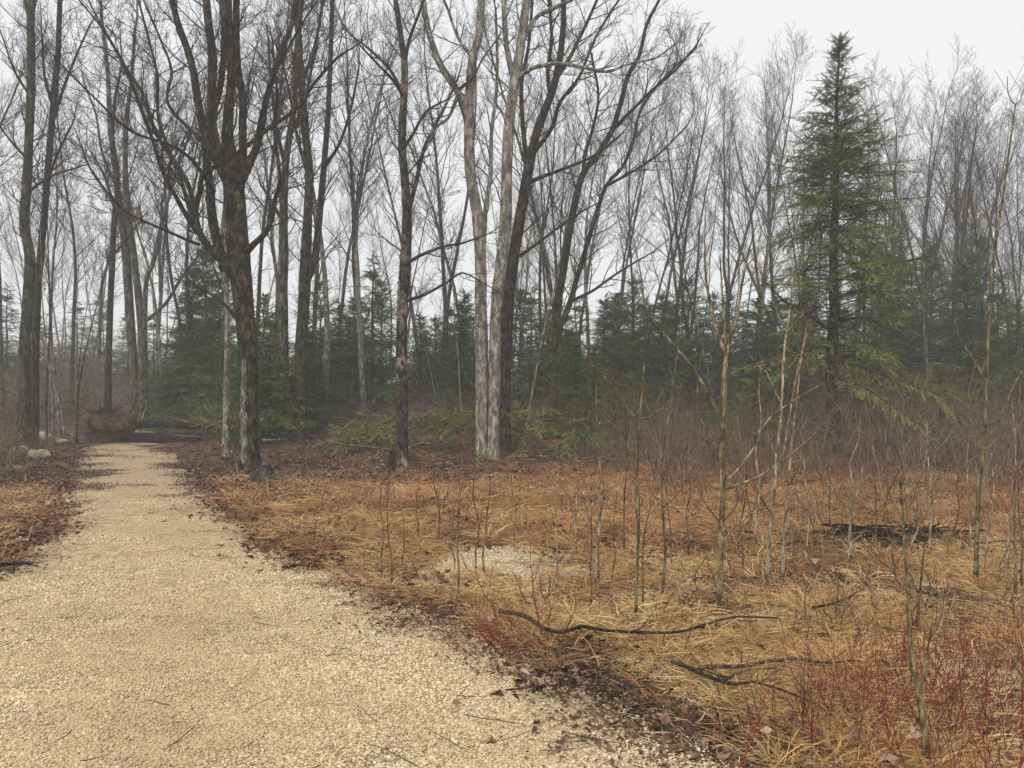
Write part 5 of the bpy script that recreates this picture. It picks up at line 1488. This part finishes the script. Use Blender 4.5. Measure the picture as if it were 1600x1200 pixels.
# ------------------------------------------------------------------ saplings in the clearing
def sapling(label, tr, mat, d=None, pairs=4, Ls=(.25, .6), traced=(), seed=1, tipmat='redtip', group='leafless saplings in the clearing', top_cut=False, side_ang=(.7, 1.0)):
    """tr: (px,py,r_px) from the foot up; side shoots come in opposite pairs that curve upward"""
    g = G(tr[0][0], tr[0][1]) if d is None else base_at(tr[0][0], d)
    d = g[1]
    rs_ = 0.62 if seed < 50 else 0.8
    c = [(*q[:3], q[3] * rs_) for q in to3(tr, d)]
    c[0] = (g[0], g[1], g[2] - .05, c[0][3])
    root = thing('sapling', g, label, 'sapling', group)
    me, C = trunk_mesh('stem', c, M[mat], g, 9, .25, .06, seed, step=.09, cap=True)
    link('stem', me, root)
    rg = random.Random(seed)
    for tq in traced:
        me2, C2 = trunk_mesh('side_branch', [(*q[:3], q[3] * .62) for q in to3(tq, d)], M[mat], g, 6, 0, .08, seed + 5, step=.08)
        link('side_branch', me2, root)
        if True:
            tbx = Tubes()
            for q in range(3):
                p, dr = along(C2, rg.uniform(.35, .9))
                cd = norm((dr[0] + rg.gauss(0, .6), dr[1] + rg.gauss(0, .5), dr[2] + .3))
                grow(tbx, tuple(p[:3]), cd, rg.uniform(.12, .35), max(.002, p[3] * .5), 2, rg, 2, wander=.08, up=.08, rmin=.0016)
            setp(link('twigs', tbx.mesh('twigs', M[tipmat], g), root), kind='stuff')
    tb = Tubes()
    for i in range(pairs):
        t = .28 + .68 * (i + rg.random() * .6) / max(1, pairs)
        p, dr = along(C, min(t, .98)); az = rg.uniform(0, 3.14)
        for s in (0, math.pi):
            if rg.random() < .22: continue
            L = rg.uniform(*Ls) * (1.2 - t * .7)
            q = tuple(p[:3]); dd = tilt(dr, rg.uniform(*side_ang), az + s); pts = [q]
            for k in range(5):
                dd = norm((dd[0] + rg.gauss(0, .05), dd[1] + rg.gauss(0, .05), dd[2] + .16))
                q = tuple(q[a] + dd[a] * L / 5 for a in range(3)); pts.append(q)
            r_ = max(.0022, min(.008, p[3] * .45))
            tb.add(pts, [r_ * (1 - .65 * k / 5) for k in range(6)], 5)
            if L > .3 and rg.random() < .7:
                o = pts[3]; d2 = tilt(dd, .7, rg.uniform(0, 6.28))
                tb.add([o, tuple(o[a] + d2[a] * L * .25 for a in range(3)), tuple(o[a] + (d2[a] + (0, 0, .3)[a]) * L * .42 for a in range(3))], [r_ * .5, r_ * .4, r_ * .25], 4)
    if tb.g: setp(link('twigs', tb.mesh('twigs', M[tipmat] if seed % 3 == 0 else M[mat], g), root), kind='stuff')
    return root

sapling('thick yellow-barked forked sapling with low right-hand branches, tallest of the clearing',
        [(1123, 965, 7.5), (1125, 900, 7), (1127, 830, 7), (1130, 760, 7), (1128, 700, 7), (1130, 640, 7), (1132, 590, 6.5), (1135, 552, 6)], 'sap_yellow', None, 2, (.2, .4),
        traced=[[(1135, 555, 5.5), (1122, 525, 4.5), (1115, 500, 4), (1108, 465, 3.4), (1103, 435, 3), (1101, 380, 2.2), (1103, 322, 1.4)],
                [(1135, 553, 5.5), (1143, 520, 5), (1152, 494, 4.2), (1158, 450, 3.6), (1163, 425, 3.2), (1172, 385, 2.2), (1185, 340, 1.4)],
                [(1134, 552, 4), (1132, 500, 3.2), (1128, 450, 2.4), (1125, 400, 1.6)],
                [(1122, 645, 4), (1103, 608, 3.4), (1081, 572, 3), (1060, 548, 2.6), (1040, 524, 2.2), (1020, 495, 1.8), (1005, 468, 1.4), (998, 430, 1)],
                [(1130, 752, 4), (1146, 742, 3.6), (1164, 720, 3.2), (1185, 688, 2.8), (1201, 655, 2.6), (1242, 625, 2.2), (1280, 602, 1.4)],
                [(1130, 765, 4), (1160, 755, 3.4), (1190, 742, 3), (1235, 711, 2.4), (1262, 688, 1.8), (1280, 670, 1.2)],
                [(1128, 720, 3), (1116, 692, 2.4), (1106, 675, 1.8), (1095, 655, 1)],
                [(1128, 850, 3.4), (1150, 820, 2.8), (1180, 800, 2.4), (1215, 785, 2), (1245, 760, 1.4)]], seed=3)
sapling('slender olive sapling with a pale tip, upright left of the yellow-barked sapling', [(993, 980, 4.4), (995, 900, 4.0), (998, 820, 3.8), (995, 737, 3.6), (1000, 650, 3), (1005, 590, 2.4), (1008, 560, 1.4)], 'sap_olive', None, 1, (.2, .4),
        traced=[[(996, 712, 2.6), (980, 700, 2.2), (960, 668, 2), (937, 645, 1.4)], [(1000, 655, 2.6), (1015, 652, 2.2), (1035, 638, 1.8), (1050, 620, 1.2)], [(999, 655, 2.6), (985, 645, 2.2), (965, 612, 1.8), (940, 585, 1.4), (915, 560, 1)], [(1000, 636, 2.2), (985, 620, 1.8), (970, 600, 1.2)]], seed=12)
sapling('pale whitish two-forked sapling right of the yellow-barked sapling', [(1197, 925, 6), (1200, 870, 5.2), (1206, 800, 5), (1212, 740, 4.6), (1216, 690, 4.2), (1222, 620, 3.6), (1225, 550, 3), (1235, 475, 2.4), (1240, 400, 1.8), (1247, 330, 1.2)], 'sap_pale', None, 4, (.3, .6),
        traced=[[(1212, 745, 3.4), (1225, 700, 2.8), (1235, 640, 2.4), (1248, 570, 1.8), (1262, 520, 1.2)]], seed=14)
sapling('thin pale sapling close behind the whitish forked one', [(1223, 925, 4.6), (1224, 860, 3.8), (1230, 780, 3.4), (1236, 700, 3), (1243, 640, 2.4), (1252, 560, 1.8), (1262, 500, 1.2)], 'sap_pale', None, 4, (.25, .5), seed=15)
sapling('tall brown sapling with a hooked tip near the right edge', [(1526, 918, 6), (1526, 850, 5.4), (1530, 750, 5), (1537, 700, 4.8), (1541, 600, 4.4), (1546, 475, 4), (1553, 400, 3.6), (1560, 350, 3.2), (1568, 300, 2.8), (1576, 240, 2.4), (1583, 190, 2), (1587, 162, 1.8)], 'sap_olive', None, 3, (.4, .9),
        traced=[[(1587, 163, 1.6), (1580, 158, 1.4), (1575, 145, 1.2), (1574, 120, .8)], [(1587, 163, 1.6), (1594, 158, 1.4), (1599, 140, 1)], [(1538, 690, 3), (1560, 660, 2.4), (1585, 600, 2), (1610, 560, 1.4)], [(1541, 600, 3), (1520, 560, 2.4), (1500, 530, 1.8), (1490, 490, 1.2)]], seed=16)
sapling('bent topless sapling among the red stems in the right foreground', [(1449, 1215, 9.5), (1445, 1150, 8.5), (1437, 1087, 7.5), (1428, 1050, 6.5), (1422, 1012, 5.6), (1419, 919, 4.6), (1413, 850, 4), (1407, 754, 3.2)], 'sap_olive', None, 1, (.1, .2),
        traced=[[(1438, 1080, 4), (1445, 1040, 3), (1452, 1000, 2.4), (1458, 965, 1.2)], [(1420, 985, 3), (1400, 985, 2.4), (1375, 980, 2), (1352, 970, 1.2)], [(1419, 925, 3), (1400, 900, 2.4), (1385, 881, 2), (1370, 855, 1.2)], [(1448, 1150, 3.4), (1460, 1135, 2.6), (1472, 1110, 1.6)]], seed=17)
sapling('short brown stem standing just behind the bent topless sapling', [(1430, 995, 4), (1434, 960, 3.6), (1437, 930, 3), (1442, 880, 2.2), (1446, 835, 1.4)], 'sap_brown', None, 1, (.1, .25), seed=19)
# slimmer stems: (px foot, py foot, px top, py top, r_px, bend px, material)
THIN = [(599, 912, 592, 745, 2.2, 3, 'sap_brown'), (610, 920, 613, 700, 2.2, -4, 'sap_brown'), (630, 895, 626, 770, 1.6, 2, 'sap_brown'), (708, 902, 697, 745, 1.8, 2, 'sap_olive'), (716, 936, 727, 650, 2.8, -5, 'sap_olive'),
        (746, 908, 737, 640, 2.2, 4, 'sap_brown'), (759, 907, 763, 690, 2.6, 0, 'sap_olive'), (870, 902, 876, 700, 1.8, -3, 'sap_pale'), (914, 976, 922, 740, 2.2, 3, 'sap_brown'), (930, 936, 931, 600, 3.0, 2, 'sap_pale'),
        (936, 925, 950, 690, 2.2, -4, 'sap_brown'), (953, 918, 962, 770, 1.8, 3, 'sap_brown'), (1004, 970, 1030, 700, 2.4, -9, 'sap_brown'), (1034, 936, 1064, 480, 3.2, -8, 'sap_olive'), (1083, 935, 1110, 850, 2.0, -3, 'sap_brown'),
        (850, 1010, 826, 850, 2.6, -3, 'redtip'), (857, 1008, 858, 900, 1.8, 2, 'redtip'), (786, 990, 722, 868, 1.8, 4, 'redtip'), (1085, 960, 1140, 1000, .1, 0, 'sap_brown'), (1213, 1010, 1256, 960, 1.6, 3, 'sap_brown'),
        (1328, 895, 1336, 640, 3.0, 3, 'sap_pale'), (1327, 900, 1345, 720, 2.2, -3, 'sap_pale'), (1300, 870, 1290, 700, 2.0, 3, 'sap_brown'), (1424, 880, 1428, 690, 2.4, 2, 'sap_pale'), (1455, 878, 1447, 640, 2.8, 4, 'sap_pale'),
        (1485, 885, 1500, 700, 2.2, -3, 'sap_brown'), (1513, 870, 1520, 560, 2.8, -4, 'sap_pale'), (1540, 890, 1548, 690, 2.2, 3, 'sap_pale'), (1575, 905, 1582, 620, 3.2, 3, 'sap_pale'), (1586, 945, 1594, 560, 3.6, -3, 'sap_olive'),
        (1597, 930, 1590, 700, 2.6, 2, 'sap_brown'), (1262, 880, 1250, 660, 2.4, 3, 'sap_pale'), (1160, 905, 1172, 640, 2.2, -3, 'sap_brown'), (1075, 880, 1068, 640, 2.0, 2, 'sap_brown'), (1052, 895, 1046, 720, 1.8, -2, 'sap_brown'),
        (1180, 860, 1188, 560, 3.0, 2, 'sap_pale'), (805, 860, 801, 660, 2.0, 2, 'sap_olive'), (680, 860, 684, 640, 2.0, -3, 'sap_brown'), (655, 850, 650, 700, 1.6, 2, 'sap_brown'), (1370, 870, 1362, 680, 2.4, 3, 'sap_brown'),
        (1398, 910, 1385, 790, 1.8, 0, 'sap_brown'), (1635, 950, 1640, 500, 4, 5, 'sap_pale'), (1300, 1000, 1288, 935, 1.4, 0, 'sap_brown'), (975, 870, 985, 600, 2.2, -3, 'sap_brown'), (895, 862, 902, 620, 2.0, 2, 'sap_pale')]
THIN = [t for t in THIN if t[4] > .5]
LAND_KEEP = LAND
LAND = [(775, 'the bare gravel patch'), (993, 'the slender olive sapling'), (1125, 'the yellow-barked sapling'), (1210, 'the whitish forked sapling'), (1420, 'the bent topless sapling'), (1526, 'the hook-tipped sapling')]
sl = side_labels([t[0] for t in THIN], lambda i: 'thin bare stem')
ADJ = {'sap_brown': 'brown', 'sap_olive': 'olive', 'sap_pale': 'pale', 'redtip': 'reddish'}
for i, t in enumerate(THIN):
    x0, y0, x1, y1, r_, bd, m_ = t
    wob = random.Random(i)
    tr_ = [(x0 + (x1 - x0) * k + bd * math.sin(k * 3.14) + wob.gauss(0, 3.0) * (k > 0), y0 + (y1 - y0) * k, r_ * 0.9 * (1 - .85 * k)) for k in (0, .17, .33, .5, .67, .83, 1)]
    sapling(ADJ[m_] + ' leafless sapling, ' + sl[i], tr_, m_, None, 4 if (y0 - y1) < 150 else 8, (.15, .50), seed=50 + i)

feet = [tuple(o.location) for o in COL.objects if o.name.startswith('sapling') and o.type == 'EMPTY']
fx, fy = [], []
for q in feet:
    for j in range(3):
        fx.append(q[0] + NPR.normal(0, .06)); fy.append(q[1] + NPR.normal(0, .06))
fx, fy = np.array(fx), np.array(fy)
scatter('grass_at_stems', tussocks + straws[:3], np.stack([fx, fy, height(fx, fy) - 0.01], -1), zrot(len(fx)), tl(len(fx), 0.3), NPR.uniform(0.4, 0.9, len(fx)),
        'dry grass gathered round the feet of the saplings', 'grass')

# ------------------------------------------------------------------ red dogwood shrubs
def dogwood(px, py, n, w, H, label, seed, lean=(0, 0), dirx=None):
    g = G(px, py)
    root = thing('red_stemmed_shrub', g, label, 'shrub', 'red stemmed shrubs')
    rg = random.Random(seed); tb = Tubes(); k = 0
    for i in range(n):
        x0, y0 = rg.gauss(0, w), rg.gauss(0, w * .6)
        d = norm((lean[0] + rg.gauss(0, .35), lean[1] + rg.gauss(0, .3), 1))
        z0 = hz(g[0] + x0, g[1] + y0) - g[2] - .02
        grow(tb, (x0, y0, z0), d, rg.uniform(*H), rg.uniform(.0022, .0042), 1, rg, 2, (0, 4, 0, 0), .07, .05, (.35, .7), .0013)
    setp(link('stems', tb.mesh('stems', M['red']), root), kind='stuff')
dogwood(1530, 1150, 55, .42, (.30, .65), 'dense red-stemmed shrub right of the bent topless sapling', 1, (-.25, 0))
dogwood(1400, 1175, 44, .40, (.25, .50), 'red-stemmed shrub just left of the bent topless sapling foot', 2, (-.1, 0))
dogwood(1455, 1090, 30, .28, (.22, .45), 'red-stemmed shrub behind the bend of the topless sapling', 3)
dogwood(1300, 1130, 26, .35, (.2, .42), 'sparse red shoots left of the other red shrubs', 4)
dogwood(1600, 1080, 34, .25, (.3, .6), 'reddish purple shoots at the right edge of the frame', 5)
dogwood(1560, 1240, 60, .42, (.25, .5), 'red-stemmed shrub in the bottom right corner', 6)
dogwood(800, 1032, 30, .16, (.30, .60), 'low red-stemmed shrub leaning over the gravel edge', 7, (-1.3, .1))
dogwood(1380, 1060, 18, .2, (.2, .4), 'few short red shoots in straw above the left red shrub', 8)

# ------------------------------------------------------------------ mist
hb = [(-152, -61, -2.5), (152, 162, 30)]
Vh = np.array([(hb[i & 1][0], hb[(i >> 1) & 1][1], hb[(i >> 2) & 1][2]) for i in range(8)], float)
Qh = [(0, 2, 3, 1), (4, 5, 7, 6), (0, 1, 5, 4), (2, 6, 7, 3), (0, 4, 6, 2), (1, 3, 7, 5)]
hm = bpy.data.materials.new('mist'); hm.use_nodes = True
ht = hm.node_tree; ht.nodes.clear()
ho = ht.nodes.new('ShaderNodeOutputMaterial'); hv = ht.nodes.new('ShaderNodeVolumePrincipled')
hv.inputs['Color'].default_value = (0.97, 0.985, 1.0, 1); hv.inputs['Density'].default_value = HAZE_DENSITY
ht.links.new(hv.outputs[0], ho.inputs['Volume'])
haze = link('haze', mesh_np('haze', Vh, Qh, smooth=False, mats=[hm]))
setp(haze, 'pale damp mist hanging through the whole wood', 'mist', kind='stuff')
